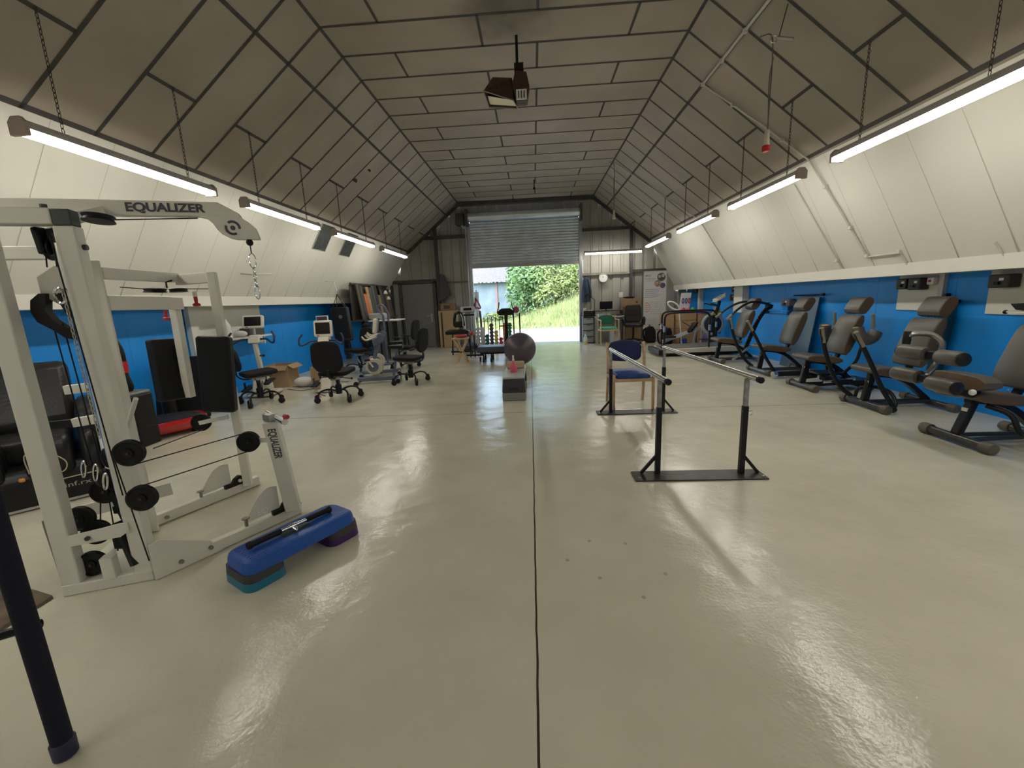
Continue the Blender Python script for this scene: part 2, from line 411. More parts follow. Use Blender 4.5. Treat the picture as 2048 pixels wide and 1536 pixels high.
mb.bx(DX1 - .12, DX1 - .08, YE - .107, YE - .1, .8, 1.06)
make('door_handle', mb, mat('dull steel', (.45, .45, .45), .35, metal=1), lf)

# roller shutter
M_galv = mat('galvanised shutter steel', (.70, .77, .84), .26, metal=.75, noise=.1, nscale=3)
s_ = bpy.data.objects.new('door_2', None); COL.objects.link(s_); s_['kind'] = 'structure'; s_.location = (-.23, YE - .1, 0)
mb = MB(); z = 2.46; pts = []
while z < 3.86:
    pts += [(.02, z), (.02, z + .022), (-.012, z + .026), (-.026, z + .036), (-.030, z + .050), (-.024, z + .064), (-.008, z + .076)]
    z += .080
vs = []; fs = []
for dy, zz in pts:
    tilt = .0
    vs += [(OL + .08, YE - .1 + dy, zz), (OR - .05, YE - .1 + dy, zz)]
for i in range(len(pts) - 1): fs.append((2*i, 2*i+1, 2*i+3, 2*i+2))
mb.add(vs, fs); make('shutter_curtain', mb, M_galv, s_, smooth=False)
make('bottom_rail', MB().bx(OL + .08, OR - .05, YE - .13, YE - .07, 2.38, 2.47), mat('shutter rail grey', (.35, .36, .35), .5, metal=.5), s_, bev=.004)
make('shutter_roll', MB().cyl((OL + .0, YE - .28, 3.84), (OR + .05, YE - .28, 3.84), .13, 28), M_galv, s_)
for x in (OL + .03, OR):
    make('guide_rail', MB().bx(x - .05, x + .05, YE - .16, YE - .02, 0, 3.7), mat('grey guide steel', (.35, .36, .37), .45, metal=.6), s_, bev=.004)
    make('end_plate', MB().bx(x - .03, x + .03, YE - .5, YE - .02, 3.6, 4.05), M_steel, s_)
mb = MB().tube(crom([(OL - .13, YE - .35, 3.9), (OL - .16, YE - .38, 3.7), (OL - .1, YE - .3, 3.55), (OL - .05, YE - .22, 3.3), (OL - .04, YE - .22, .3)]), .025, 8)
make('chain_tube', mb, mat('grey guide steel', 0), s_)
make('motor_box', MB().bx(OL - .3, OL - .06, YE - .45, YE - .15, 3.62, 3.95), M_steel, s_, bev=.02)
trim(MB().bx(OR + .0, OR + .09, YE - .02, YE + .3, 0, 2.5), mat('pale door reveal', (.75, .77, .8), .6))
trim(MB().bx(OL - .08, OL, YE - .02, YE + .3, 0, 2.5), mat('pale door reveal', 0))

# ---------------------------------------------------------------- ceiling lights
M_lamp = mat('lit diffuser', (1, .95, .85), .4, emit=LAMP)
M_cap = mat('beige end cap', (.35, .28, .24), .5)
M_housing = mat('lamp housing', (.45, .42, .4), .5)
M_chain = mat('dark chain steel', (.05, .045, .04), .5, metal=.6)
def chain_mb(a, b, r=.003, pitch=.032, w_=.009):
    mb = MB(); a, b = Vector(a), Vector(b); n = max(1, int((b - a).length / pitch)); d = (b - a) / n
    X = d.normalized().cross(Vector((0, 1, 0)) if abs(d.normalized().y) < .9 else Vector((1, 0, 0))).normalized(); Y = d.normalized().cross(X)
    for i in range(n):
        c = a + d * (i + .5); s = X if i % 2 else Y; h = d.normalized() * (d.length * .62)
        mb.tube([c + s * w_ * math.cos(t) + h * math.sin(t) for t in [2 * PI * k / 8 for k in range(8)]], r, 4, closed=True)
    return mb
def batten(label, c, L, chains, group='fluorescent ceiling lights', rz=0, swap=False):
    t = thing('ceiling_light', label, 'ceiling light', c, rz, group)
    mb = MB().prism([(-.045, .03), (-.055, -.005), (.055, -.005), (.045, .03), (.02, .055), (-.02, .055)], (0, -L/2 + .02, 0), (1, 0, 0), (0, 0, 1), (0, L - .04, 0))
    make('housing', mb, M_housing, t, world=False)
    pf = [(.048, 0)] + [(.048 * math.cos(a), -.042 * math.sin(a)) for a in [PI * k / 8 for k in range(1, 8)]] + [(-.048, 0)]
    make('diffuser', MB().prism(pf, (0, -L/2 + .02, -.006), (1, 0, 0), (0, 0, 1), (0, L - .04, 0)), M_lamp, t, world=False)
    for s in (-1, 1):
        make('end_cap', MB().prism([(-.06, -.05), (.06, -.05), (.06, .03), (.03, .065), (-.03, .065), (-.06, .03)], (0, s * (L/2 - .012) - .014, 0), (1, 0, 0), (0, 0, 1), (0, .028, 0)), M_cap, t, world=False, bev=.004)
    for y, top in chains:
        make('chain', chain_mb((0, y, .06), top), M_chain, t, world=False)
    return t
def slope_top(side, x):  # height of the slope over x
    return (CZ + (x - FL) / (HL - FL) * (HZ - CZ)) if side < 0 else (CZ + (x - FR) / (HR - FR) * (HZ - CZ))
names = ['nearest', 'second nearest', 'third nearest', 'farthest']
for side, x, cs in ((-1, -3.27, (3.66, 5.83, 8.07, 10.35)), (1, 2.96, (3.74, 5.95, 8.2, 10.6))):
    wn = 'left' if side < 0 else 'right'
    for i, c in enumerate(cs):
        L = 1.68 if i < 2 else 1.74
        top = slope_top(side, x) - 2.6
        batten('%s of four lit fluorescent battens hanging on chains along the %s white slope' % (names[i], wn), (x, c, 2.6), L,
               [(-.55, (0, -.55, top)), (.55, (0, .55, top))])
    for c in (1.5, -.7, -2.9, -5.1):
        batten('lit fluorescent batten behind the camera over the %s side' % wn, (x, c, 2.6), 1.68,
               [(-.55, (0, -.55, slope_top(side, x) - 2.6)), (.55, (0, .55, slope_top(side, x) - 2.6))])
b_ = batten('lit fluorescent batten hung across the end wall above the wall clock', (2.37, 13.0, 2.64), 1.68,
       [(-.6, (0, -.6, .9)), (.6, (0, .6, .75))], rz=PI/2)
b_.rotation_euler = (0, -.025, PI/2)
# ================================================================ resistance machines along the right wall
M_black = mat('black powder coated steel', (.012, .012, .014), .32)
M_gun = mat('gunmetal lacquer', (.065, .062, .06), .28, metal=.5)
M_vinyl = mat('grey vinyl pad', (.080, .071, .060), .36, bump=.15, bscale=220)
M_bvinyl = mat('brown vinyl pad side', (.095, .055, .026), .5, bump=.15, bscale=220)
M_olive = mat('grey plastic end cap', (.10, .09, .07), .5)
M_grip = mat('beige grey foam grip', (.20, .18, .14), .7, bump=.2, bscale=200)
M_chrome = mat('chrome', (.75, .75, .76), .12, metal=1)
M_label = mat('cream sticker', (.75, .72, .6), .5)
def pad(mb, c, ax, up, L, W, T, bulge=.25):
    """upholstered pad: long axis ax, thickness direction up, width = ax x up; face material 0, sides material 1"""
    ax, up = Vector(ax).normalized(), Vector(up).normalized(); wd = ax.cross(up).normalized(); c = Vector(c)
    n = 8; rings = []
    for i in range(n + 1):
        t = -1 + 2 * i / n; e = (1 - abs(t) ** 3.2) ** .5 if abs(t) < 1 else 0
        hw = W / 2; ht = T / 2 * (.35 + .65 * e); q = []
        for (sx, sy) in ((-1, -1), (-.93, -1.12), (.93, -1.12), (1, -1), (1, 1), (.93, 1.12), (-.93, 1.12), (-1, 1)):
            q.append(c + ax * (t * L / 2) + wd * sx * hw + up * sy * ht)
        rings.append(q)
    vs = [p for r in rings for p in r]; o = len(mb.v); mb.v += vs
    for i in range(n):
        for k in range(8):
            a, b = o + i * 8, o + (i + 1) * 8
            mb.f.append([a + k, a + (k + 1) % 8, b + (k + 1) % 8, b + k]); mb.mi.append(1 if k in (3, 7) else 0)
    mb.f.append([o + k for k in range(8)][::-1]); mb.mi.append(0)
    mb.f.append([o + n * 8 + k for k in range(8)]); mb.mi.append(0)
    return mb
def machine(label, x, y, post_x=.05, rz=0, half=.26):
    t = thing('resistance_machine', label, 'exercise machine', (x, y, 0), rz, 'seated resistance machines along the right wall')
    K = dict(parent=t, world=False)
    ff = make('front_foot', MB().cyl((0, -half, .05), (0, half, .05), .036, 20), M_gun, **K)
    for s in (-1, 1):
        make('foot_cap', MB().lathe([(.030, -.03), (.048, -.028), (.05, .04), (.044, .055), (.0, .06)], (0, s * (half), .05), (0, s, 0), 20), M_olive, ff, world=False)
    make('front_post', MB().bar((0, 0, .08), (post_x, 0, .40), .075, .055), M_black, bev=.012, **K)
    make('sticker', MB().box((post_x * .7 - .03, 0, .30), (.012, .05, .03)), M_label, **K)
    mb = MB(); pad(mb, (.165, 0, .425), (1, 0, -.12), (.12, 0, 1), .46, .38, .085); make('seat', mb, [M_vinyl, M_bvinyl], bev=.01, **K)
    mb = MB(); pad(mb, (.50, 0, .735), (.17, 0, .50), (-.5, 0, .17), .55, .36, .11); make('backrest', mb, [M_vinyl, M_bvinyl], bev=.01, **K)
    mb = MB(); pad(mb, (.645, 0, 1.115), (.13, 0, .22), (-.5, 0, .26), .235, .27, .125); h = make('headrest', mb, [M_vinyl, M_bvinyl], bev=.012, **K)
    for s in (-.04, .04): make('headrest_post', MB().cyl((.585, s, .95), (.61, s, 1.03), .007, 8), M_chrome, h, world=False)
    c = crom([(.05, 0, .385), (.25, 0, .36), (.42, 0, .29), (.58, 0, .16), (.68, 0, .07)], 5); mb = MB()
    for a, b in zip(c, c[1:]): mb.bar(a, b, .06, .05)
    c = crom([(.38, 0, .33), (.47, 0, .52), (.60, 0, .90)], 5)
    for a, b in zip(c, c[1:]): mb.bar(a, b, .05, .04)
    make('main_frame', mb, M_black, **K)
    make('adjuster', MB().bar((.33, -.03, .47), (.36, -.03, .40), .012), M_chrome, **K)
    mb = MB()
    for s in (-.07, .07): mb.cyl((.03, s, .05), (.68, s * .5, .06), .02, 12)
    make('floor_rail', mb, M_gun, **K)
    rf = make('rear_foot', MB().cyl((.70, -half * 1.05, .05), (.70, half * .9, .05), .034, 18), M_gun, **K)
    for s in (-1, 1):
        make('foot_cap', MB().lathe([(.030, -.03), (.044, -.028), (.046, .04), (.04, .055), (.0, .06)], (.70, s * half, .05), (0, s, 0), 18), M_olive, rf, world=False)
    return t, K
def levers(t, K, up=.27, dn=-.33):
    for s, c in ((1, [(-.37, up, .90), (-.33, up, .72), (-.27, up + .01, .55), (-.19, up, .35), (-.08, up - .01, .18), (.03, up - .06, .07)]),
                 (-1, [(-.42, dn, .90), (-.31, dn, .71), (-.2, dn, .51), (-.09, dn, .30), (.05, dn, .09), (.07, dn, .045), (.02, dn + .03, .04), (-.04, dn + .07, .05)])):
        a = make('push_lever', MB().tube(crom(c, 4), .019, 12, sy=1.3), M_black, **K)
        p, q = Vector(c[0]), Vector(c[1]); d = (q - p).normalized()
        make('grip', MB().lathe([(.021, -.01), (.026, 0), (.0225, .01), (.0225, .17), (.024, .175)], p, d, 14), M_grip, a, world=False)
NM = 'grey and brown padded resistance machine '
# m1: overhead arms
t, K = machine(NM + 'with two arched overhead bars, farthest of the row', 3.62, 8.58)
for s, y0 in ((1, .30), (-1, -.30)):
    if s > 0: c = [(.07, y0, .86), (.28, y0 - .01, 1.03), (.50, y0 - .05, 1.14), (.70, y0 - .12, 1.155), (.88, y0 - .20, 1.12), (1.0, .02, 1.06)]
    else: c = [(.02, y0, .84), (.21, y0 + .01, 1.02), (.42, y0 + .05, 1.14), (.60, y0 + .12, 1.155), (.82, y0 + .22, 1.12), (1.0, -.02, 1.06)]
    a = make('overhead_bar', MB().tube(crom(c, 5), .022, 12), M_black, **K)
    p, q = Vector(c[0]), Vector(c[1]); make('grip', MB().lathe([(.022, 0), (.026, .005), (.026, .13), (.022, .135)], p, q - p, 14), M_grip, a, world=False)
c = crom([(1.0, 0, 1.05), (.88, 0, .98), (.76, 0, .80), (.66, 0, .55), (.56, 0, .28), (.5, 0, .1)], 5); mb = MB()
for a, b in zip(c, c[1:]): mb.bar(a, b, .05, .07)
make('lever_arm', mb, M_black, bev=.008, **K)
make('damper', MB().cyl((.25, -.16, .06), (.62, -.05, .30), .025), M_chrome, **K)
# m2 with push levers and damper
t, K = machine(NM + 'with two upright push levers beside a chrome floor cylinder', 3.77, 7.25, half=.30); levers(t, K, .33, -.37)
make('damper', MB().cyl((.0, -.52, .07), (.68, -.38, .05), .042), M_black, **K)
make('damper_rod', MB().cyl((-.06, -.53, .07), (.0, -.52, .07), .046), M_chrome, **K)
# m3 butterfly
t, K = machine(NM + 'with padded butterfly arm rests on both sides', 3.72, 6.0)
for s, c, g in ((1, [(.44, .30, .86), (.42, .29, .74), (.50, .30, .68), (.60, .30, .72)], (.40, .27, .88)), (-1, [(.44, -.36, .86), (.44, -.36, .74), (.52, -.36, .69), (.63, -.36, .71), (.66, -.36, .84)], (.58, -.36, .84))):
    mb = MB().tube(crom([(.44, s*.3, .84), (.455, s*.33, .76), (.52, s*.35, .70), (.60, s*.35, .72), (.645, s*.35, .80)], 4), [.062]*16 + [.055], 14, sy=1.25)
    a = make('arm_pad', mb, M_vinyl, **K)
    make('pad_tip', MB().lathe([(.05, -.005), (.045, .008), (.01, .014)], (.44, s*.3, .842), (-.05, 0, 1), 16), mat('tan leather tip', (.42, .31, .18), .5), a, world=False)
    make('grip', MB().lathe([(.018, 0), (.02, .01), (.02, .17), (.022, .175), (.015, .18)], (.60, s*.35, .84), (-.12, 0, 1), 12), M_grip, a, world=False)
    make('arm_bar', MB().tube(crom([(.62, s*.35, .70), (.5, s*.34, .62), (.47, s*.30, .40), (.42, s*.14, .20)], 4), .02, 10), M_black, **K)
mb = MB().box((.30, -.05, .22), (.34, .26, .035)).box((.55, -.1, .12), (.40, .34, .05)).box((.34, -.3, .14), (.22, .07, .06), rz=.2).cyl((.05, .1, .15), (.22, .05, .17), .04).box((.2, -.18, .17), (.12, .1, .05))
make('linkage_block', mb, M_black, bev=.006, **K)
make('damper', MB().cyl((.12, -.24, .13), (.5, -.28, .17), .02), M_chrome, **K)
# m4 levers
t, K = machine(NM + 'with push levers below the white switch board', 3.77, 4.93, half=.29); levers(t, K, .28, -.33)
make('return_loop', MB().tube(crom([(-.02, .12, .1), (.0, .1, .2), (.08, -.02, .24), (.1, -.2, .22), (.09, -.31, .13), (.06, -.33, .06)], 4), .02, 10), M_black, **K)
# m5 leg rollers
t, K = machine(NM + 'with four leg rollers, nearest of the row', 3.63, 3.70, post_x=.10)
mb = MB(); pad(mb, (-.05, -.03, .565), (0, 1, 0), (0, 0, 1), .50, .13, .11); make('thigh_pad', mb, [M_vinyl, M_bvinyl], bev=.01, **K); make('pad_bracket', MB().bx(-.09, -.01, -.16, .12, .44, .53), M_black, bev=.01, **K)
for c0, ax in (((-.30, .05, .78), (-.1, 1, .03)), ((-.28, -.05, .775), (-.15, -1, .03)), ((-.33, .05, .585), (-.1, 1, .02)), ((-.33, -.05, .56), (.0, -1, -.03))):
    a = make('leg_roller', MB().lathe([(.03, 0), (.057, .004), (.061, .02), (.061, .21), (.055, .228), (.02, .232)], c0, ax, 20), M_vinyl, **K)
    p = Vector(c0) + Vector(ax).normalized() * .230; make('roller_end', MB().lathe([(.052, -.012), (.053, .008), (.03, .014), (.012, .02)], p, ax, 18), M_black, a, world=False)
mb = MB().tube(crom([(-.43, .09, .90), (-.44, .08, .945), (-.38, .06, .96), (-.29, .03, .945), (-.235, 0, .88), (-.235, 0, .80), (-.27, 0, .68), (-.31, 0, .59), (-.2, 0, .47), (-.02, 0, .43)], 5), .023, 14)
make('leg_lever', mb, M_chrome if False else mat('brushed dark chrome', (.3, .29, .28), .25, metal=.9), **K)
make('handle_grip', MB().lathe([(.027, 0), (.03, .01), (.03, .1), (.024, .11)], (-.445, .09, .87), (.02, 0, 1), 14), M_black, **K)
make('roller_axle', MB().cyl((-.30, -.15, .78), (-.30, .15, .79), .014, 10), M_black, **K)
make('selector_knob', MB().cyl((-.16, -.24, .505), (-.10, -.20, .49), .008, 8).sph((-.17, -.245, .51), .024), mat('white plastic knob', (.7, .7, .68), .4), **K)
for q in ((-.285, 0, .78), (-.32, 0, .58)): make('roller_hub', MB().box(q, (.07, .10, .07)), M_black, bev=.012, **K)
make('return_loop', MB().tube(crom([(.1, -.1, .36), (.2, -.2, .3), (.24, -.24, .18), (.3, -.24, .14), (.45, -.22, .16), (.6, -.12, .2)], 4), .02, 10), M_black, **K)

# ================================================================ parallel bars
t = thing('parallel_bars', 'steel parallel walking bars on two black floor plates around the blue chair', 'parallel bars', (1.2, 4.05, 0))
M_satin = mat('satin steel rail', (.62, .60, .55), .25, metal=.9)
M_plate = mat('worn black floor plate', (.035, .033, .03), .42, metal=.3, noise=.4, nscale=12)
M_pf = mat('black square tube', (.013, .013, .016), .4)
for y, x0, x1, sk in ((3.10, .80, 1.63, .0), (4.96, .79, 1.58, 0)):
    mb = MB().bx(x0 - .07, x1 + .07, y - .09, y + .09, .002, .012); pl = make('base_plate', mb, M_plate, t, bev=.003)
    for bxx in (x0 - .04, x1 + .04):
        make('bolt', MB().cyl((bxx, y - .06, .01), (bxx, y - .06, .022), .009, 8), M_chrome, pl)
# posts and rails: near posts at y 3.15, far posts at y 4.95
rails = (((.925, 3.15), (.885, 4.96), .915, 3.00, .80, 5.05), ((1.545, 3.12), (1.50, 4.96), 1.70, 2.98, 1.385, 5.05))
for i, (n_, f_, *_r) in enumerate(rails):
    s = -1 if i == 0 else 1
    for (x, y) in (n_, f_):
        p = make('post', MB().bx(x - .019, x + .019, y - .019, y + .019, .012, .54), M_pf, t, bev=.003)
        make('inner_post', MB().bx(x - .0145, x + .0145, y - .0145, y + .0145, .54, .745), mat('worn steel inner tube', (.33, .32, .29), .35, metal=.8, noise=.3, nscale=30), t, bev=.002)
        make('brace', MB().bar((x + s * .005, y, .16), (x + s * .125, y, .014), .022, .022, up=(0, 1, 0)), M_pf, t, bev=.002)
        make('locking_pin', MB().tube([(x + s*.018, y - .01, .50), (x + s*.045, y - .012, .505), (x + s*.05, y - .012, .48), (x + s*.03, y - .014, .47)], .003, 6).cyl((x - .02, y, .5), (x + .03, y, .5), .004, 8), M_chrome, t)
    a = Vector((n_[0] + .01, n_[1] - .17, .765)); b = Vector((f_[0] - .0, f_[1] + .08, .765))
    r_ = make('rail', MB().cyl(a, b, .021, 24), M_satin, t)
    for e, d in ((a, (0, -1, 0)), (b, (0, 1, 0))):
        make('rail_cap', MB().lathe([(.0225, -.03), (.023, .004), (.018, .009), (.004, .010)], e, d, 20), mat('black rubber', (.012, .012, .012), .6), r_)
# ================================================================ blue chair
M_wood = mat('varnished beech', (.50, .33, .17), .4, noise=.15, nscale=14)
M_navy = mat('navy chair fabric', (.012, .018, .085), .8, bump=.3, bscale=300)
t = thing('visitor_chair', 'navy blue padded chair with wooden frame standing between the parallel bars', 'chair', (1.18, 5.32, 0), 0)
K = dict(parent=t, world=False)
cx = 0
def bchair(K, seatm, backm, zs=.46, zb0=.60, zb1=.86, w=.52, wood=M_wood, arms=True):
    # the chair faces -y
    for s in (-1, 1):
        make('leg', MB().bar((s*w/2, -.24, .0), (s*w/2, -.24, zs + (.2 if arms else 0)), .028, .045, up=(0, 1, 0)), wood, bev=.006, **K)
        c = [(s*w/2, .26, 0), (s*w/2, .20, .35), (s*w/2, .21, .6), (s*w/2, .26, zb1 - .03)]; mb = MB()
        c = crom(c, 4)
        for a, b in zip(c, c[1:]): mb.bar(a, b, .028, .045, up=(0, 1, 0))
        make('leg', mb, wood, **K)
        if arms: make('armrest', MB().bar((s*w/2, -.26, zs + .21), (s*w/2, .22, zs + .22), .05, .025), wood, bev=.008, **K)
        make('side_rail', MB().bar((s*w/2, -.24, zs - .07), (s*w/2, .2, zs - .07), .025, .04), wood, bev=.004, **K)
    make('front_rail', MB().bar((-w/2, -.235, zs - .07), (w/2, -.235, zs - .07), .022, .04), wood, bev=.004, **K)
    mb = MB(); pr_ = rrect(w - .05, .46, .05)
    mb.prism(pr_, (0, -.02, zs - .055), (1, 0, 0), (0, 1, 0), (0, 0, .065)); make('seat', mb, seatm, bev=.018, seg=3, **K)
    pts = []
    for j in range(13):
        u = -1 + j / 6; pts.append((u * (w/2 - .02), zb1 - .0 - .05 * u * u - (.045 if abs(u) > .99 else 0)))
    for j in range(13):
        u = 1 - j / 6; pts.append((u * (w/2 - .03), zb0 + .02 * u * u + (.03 if abs(u) > .99 else 0)))
    mb = MB().prism(pts, (0, .185, 0), (1, 0, 0), (0, .10, 1), (0, .05, 0)); make('backrest', mb, backm, bev=.016, seg=3, **K)
bchair(K, mat('blue vinyl seat', (.006, .045, .22), .4), M_navy, zs=.44, zb0=.53, zb1=.81, w=.47, arms=False)
# ================================================================ cable multigym
M_wp = mat('cream white powder coat', (.66, .64, .56), .4, noise=.03, nscale=4)
M_wheel = mat('black nylon pulley', (.010, .010, .010), .45)
M_bolt = mat('dark bolt', (.05, .045, .055), .4, metal=.5)
M_cable = mat('black cable', (.008, .008, .008), .5)
M_red = mat('red plastic knob', (.42, .02, .02), .4)
M_letter = mat('charcoal lettering', (.06, .06, .075), .6)
A_, B_, C_ = Vector((-2.393, 1.819, 0)), Vector((-2.105, 1.925, 0)), Vector((-2.575, 2.34, 0))
U_ = (B_ - A_).normalized(); V_ = Vector((-U_.y, U_.x, 0)); Zv = Vector((0, 0, 1))
def at3(p, z): return Vector((p[0], p[1], z))
t = thing('cable_multigym', 'tall white cable multigym with black pulleys and a lettered overhead boom', 'exercise machine', (-2.3, 2.2, 0))
EQ = t; K = dict(parent=t)
def post(p, z0, z1, w, d, name='upright', m=None, dirv=None, **k):
    return make(name, MB().bar(at3(p, z0), at3(p, z1), w, d, up=dirv or V_), m or M_wp, bev=.006, **K, **k)
post(A_, .0, 1.86, .08, .07); post(B_, .0, 1.79, .08, .07)
post(C_, .0, 1.72, .075, .05, dirv=(V_)); post(C_ + U_ * .075 + V_ * .02, .0, 1.70, .07, .02)
e = post(B_, 1.79, 1.862, .07, .07, name='frame_cap', m=mat('dark grey plastic cap', (.05, .055, .05), .5))
make('top_beam', MB().bar(at3(A_ - U_ * .35, 1.83), at3(B_ - U_ * .036, 1.83), .075, .07), M_wp, bev=.005, **K)
make('rear_top_beam', MB().bar(at3(C_ - U_ * .5, 1.74), at3(C_ + U_ * .05, 1.74), .05, .07), M_wp, bev=.005, **K)
make('side_top_beam', MB().bar(at3(C_, 1.70), at3(B_, 1.74), .05, .06), M_wp, bev=.005, **K)
# base
make('base_beam', MB().bar(at3(A_ - U_*.04, .03), at3(B_ + U_*.04, .03), .08, .058), M_wp, bev=.004, **K)
make('base_beam', MB().bar(at3(A_ + V_*.04, .04), at3(C_, .04), .06, .07), M_wp, bev=.004, **K)
make('base_beam', MB().bar(at3(B_ + V_*.04, .04), at3(C_, .04), .06, .07), M_wp, bev=.004, **K)
make('base_plate', MB().prism([(0, 0), (.30, 0), (.30, .16), (.1, .34), (0, .34)], at3(A_, .045), U_, V_, (0, 0, .006)), M_wp, **K)
make('lower_cross_plate', MB().prism([(.02, .265), (.25, .275), (.29, .30), (.29, .345), (.25, .345), (.18, .335), (.05, .322), (.02, .325)], at3(A_ - V_*.045, 0), U_, Zv, V_ * .012), M_wp, **K)
b = make('cross_plate_bolt', MB().cyl(at3(A_ + U_*.12 - V_*.046, .298), at3(A_ + U_*.12 - V_*.056, .298), .011, 14), M_bolt, **K)
make('socket_tube', MB().prism(rrect(.055, .055, .006), at3(A_ + U_*.165 - V_*.02, .055), U_, V_, (0.0, 0, .115)).prism(rrect(.045, .045, .004), at3(A_ + U_*.165 - V_*.02, .165), U_, V_, (0, 0, .006)), M_wp, **K)
make('rear_cross_plate', MB().bar(at3(A_ + V_*.3 - U_*.15, .30), at3(A_ + V_*.42 + U_*.3, .33), .012, .075), M_wp, **K)
make('brown_support', MB().bar(Vector((-2.86, 2.12, .22)), Vector((-2.50, 1.87, 0.02)), .05, .05), mat('dark brown board', (.035, .022, .018), .5), **K)
# gusset and ground arms with hinged uprights
D1 = Vector((.50, .866, 0)); P1 = Vector((-2.055, 1.925, 0)); N1 = Vector((D1.y, -D1.x, 0))
make('gusset_plate', MB().prism([(-.02, .0), (-.02, .20), (.03, .21), (.25, .085), (.30, .0)], at3(P1 + N1*.02, .003), D1, Zv, N1 * .01), M_wp, **K)
ar = make('ground_arm', MB().bar(at3(P1, .035), at3(P1 + D1*.80, .035), .05, .065), M_wp, bev=.004, **K)
for d_, z_ in ((.10, .045), (.245, .05)):
    make('arm_bolt', MB().cyl(at3(P1 + D1*d_ + N1*.03, z_), at3(P1 + D1*d_ + N1*.042, z_), .012, 14), mat('zinc bolt', (.3, .29, .27), .35, metal=.9), ar)
D2 = Vector((.42, .907, 0)); P2 = Vector((-2.57, 2.44, 0)); N2 = Vector((D2.y, -D2.x, 0))
ar2 = make('ground_arm', MB().bar(at3(P2, .04), at3(P2 + D2*.72, .04), .05, .07), M_wp, bev=.004, **K)
make('arm_bolt', MB().cyl(at3(P2 + D2*.08 + N2*.025, .04), at3(P2 + D2*.08 + N2*.037, .04), .012, 14), MATS['zinc bolt'], ar2)
def hinge(P, D, N, s):
    base = at3(P + D * s, 0)
    mb = MB().prism([(-.09, .07), (.10, .07), (.10, .085), (.07, .09), (.055, .125), (.02, .145), (-.02, .125), (-.035, .10), (-.09, .10)], base + N*.035, D, Zv, -N * .03)
    h = make('hinge_bracket', mb, M_wheel, bev=.004, **K)
    make('hinge_pin', MB().cyl(base + Zv*.105 + D*.015 + N*.03, base + Zv*.105 + D*.015 + N*.05, .012, 14), M_wp, h)
    arc = [(-.24, .09)] + [(-.24 + .17 * (j/8), .09 + .17 * math.sin(PI/2 * (j/8) ** .9)) for j in range(1, 9)] + [(-.03, .25), (-.03, .09)]
    q = make('quadrant_plate', MB().prism(arc, base + N * .004, D, Zv, -N * .008), M_wp, **K)
    make('adjuster_bolt', MB().cyl(base - D*.24 + Zv*.068, base - D*.24 + Zv*.115, .010, 12).cyl(base - D*.24 + Zv*.115, base - D*.24 + Zv*.122, .022, 14), mat('zinc bolt', 0), q)
    return q
q1 = hinge(P1, D1, N1, .70); q2 = hinge(P2, D2, N2, .55)
text('quadrant_lettering', 'EQ', mat('white lettering', (.8, .8, .76), .5), q1, at3(P1 + D1*.56, .12) + N1*.0065, D1, (0, 0, 1), .055, .0008)
W1 = Vector((-1.635, 2.52, .07)); T1 = Vector((-1.665, 2.47, .70))
X1 = Vector((.96, .28, 0)).normalized(); Y1 = (T1 - W1).normalized(); F1 = X1.cross(Y1)
p1 = make('arm_upright', MB().bar(W1, T1, .092, .05, up=F1), M_wp, bev=.006, **K)
text('upright_lettering', 'EQUALIZER', M_letter, p1, W1 + Y1 * .49 + F1 * .027, -Y1, X1, .062, .0008, width=.20, weight=.0015)
make('roller_tube', MB().cyl(Vector((-1.72, 2.53, .735)), Vector((-1.515, 2.38, .715)), .019, 18), mat('chrome', 0), **K)
make('roller_clamp', MB().box(T1 + Zv*.025, (.085, .05, .045), rz=-.5), mat('aluminium clamp', (.4, .4, .38), .35, metal=.8), bev=.006, **K)
make('red_knob', MB().cyl(Vector((-1.53, 2.41, .745)), Vector((-1.50, 2.385, .745)), .014, 14), M_red, **K)
def pulley(c, r=.065, n=None, name='pulley', par=None):
    n = Vector(n or (-V_ * 1)).normalized() if n is not None else -V_
    mb = MB().lathe([(r, -.013), (r * 1.0, -.011), (r * .9, -.002), (r * .9, .002), (r, .011), (r, .013), (r * .86, .015), (r * .8, .010), (.022, .008), (.02, .017), (.008, .018)], c, n, 32)
    o = make(name, mb, M_wheel, parent=par or t)
    make('pulley_bolt', MB().cyl(Vector(c) + n * .015, Vector(c) + n * .024, .007, 8), M_bolt, o)
    return o
w1 = Vector((-1.995, 1.865, .725)); w2 = Vector((-1.975, 1.86, .49)); pulley(w1); pulley(w2)
make('pulley_mount', MB().bar(w1 + V_*.02, B_ + Zv*.725, .03, .05), M_wp, **K); make('pulley_mount', MB().bar(w2 + V_*.02, B_ + Zv*.49, .03, .05), M_wp, **K)
pulley((-2.30, 1.98, .475)); pulley((-2.42, 1.93, .345)); pulley((-2.37, 1.95, .255)); pulley((-2.335, 1.865, .125))
make('pulley_yoke', MB().bar(Vector((-2.27, 2.0, .47)), Vector((-2.21, 2.0, .22)), .05, .03).box((-2.24, 2.0, .36), (.1, .03, .04)), M_wheel, **K)
make('pulley_yoke', MB().bar(Vector((-2.20, 1.93, .33)), Vector((-2.12, 1.90, .10)), .06, .04).box((-2.19, 1.92, .22), (.09, .04, .07)), M_wheel, **K)
w7 = Vector((-1.815, 2.45, .575)); pulley(w7); make('pulley_mount', MB().bar(w7 + Vector((.0, .02, .0)), Vector((-1.66, 2.50, .575)), .03, .03), M_wp, **K)
w8 = Vector((-2.52, 2.94, .575)); pulley(w8); make('pulley_mount', MB().bar(w8 + Vector((.0, -.02, .0)), Vector((-2.31, 2.95, .61)), .03, .012, up=(0, 1, 0)), M_wp, **K)
def cable(pts, r=.0032, name='cable'): return make(name, MB().tube(pts, r, 6), M_cable, **K)
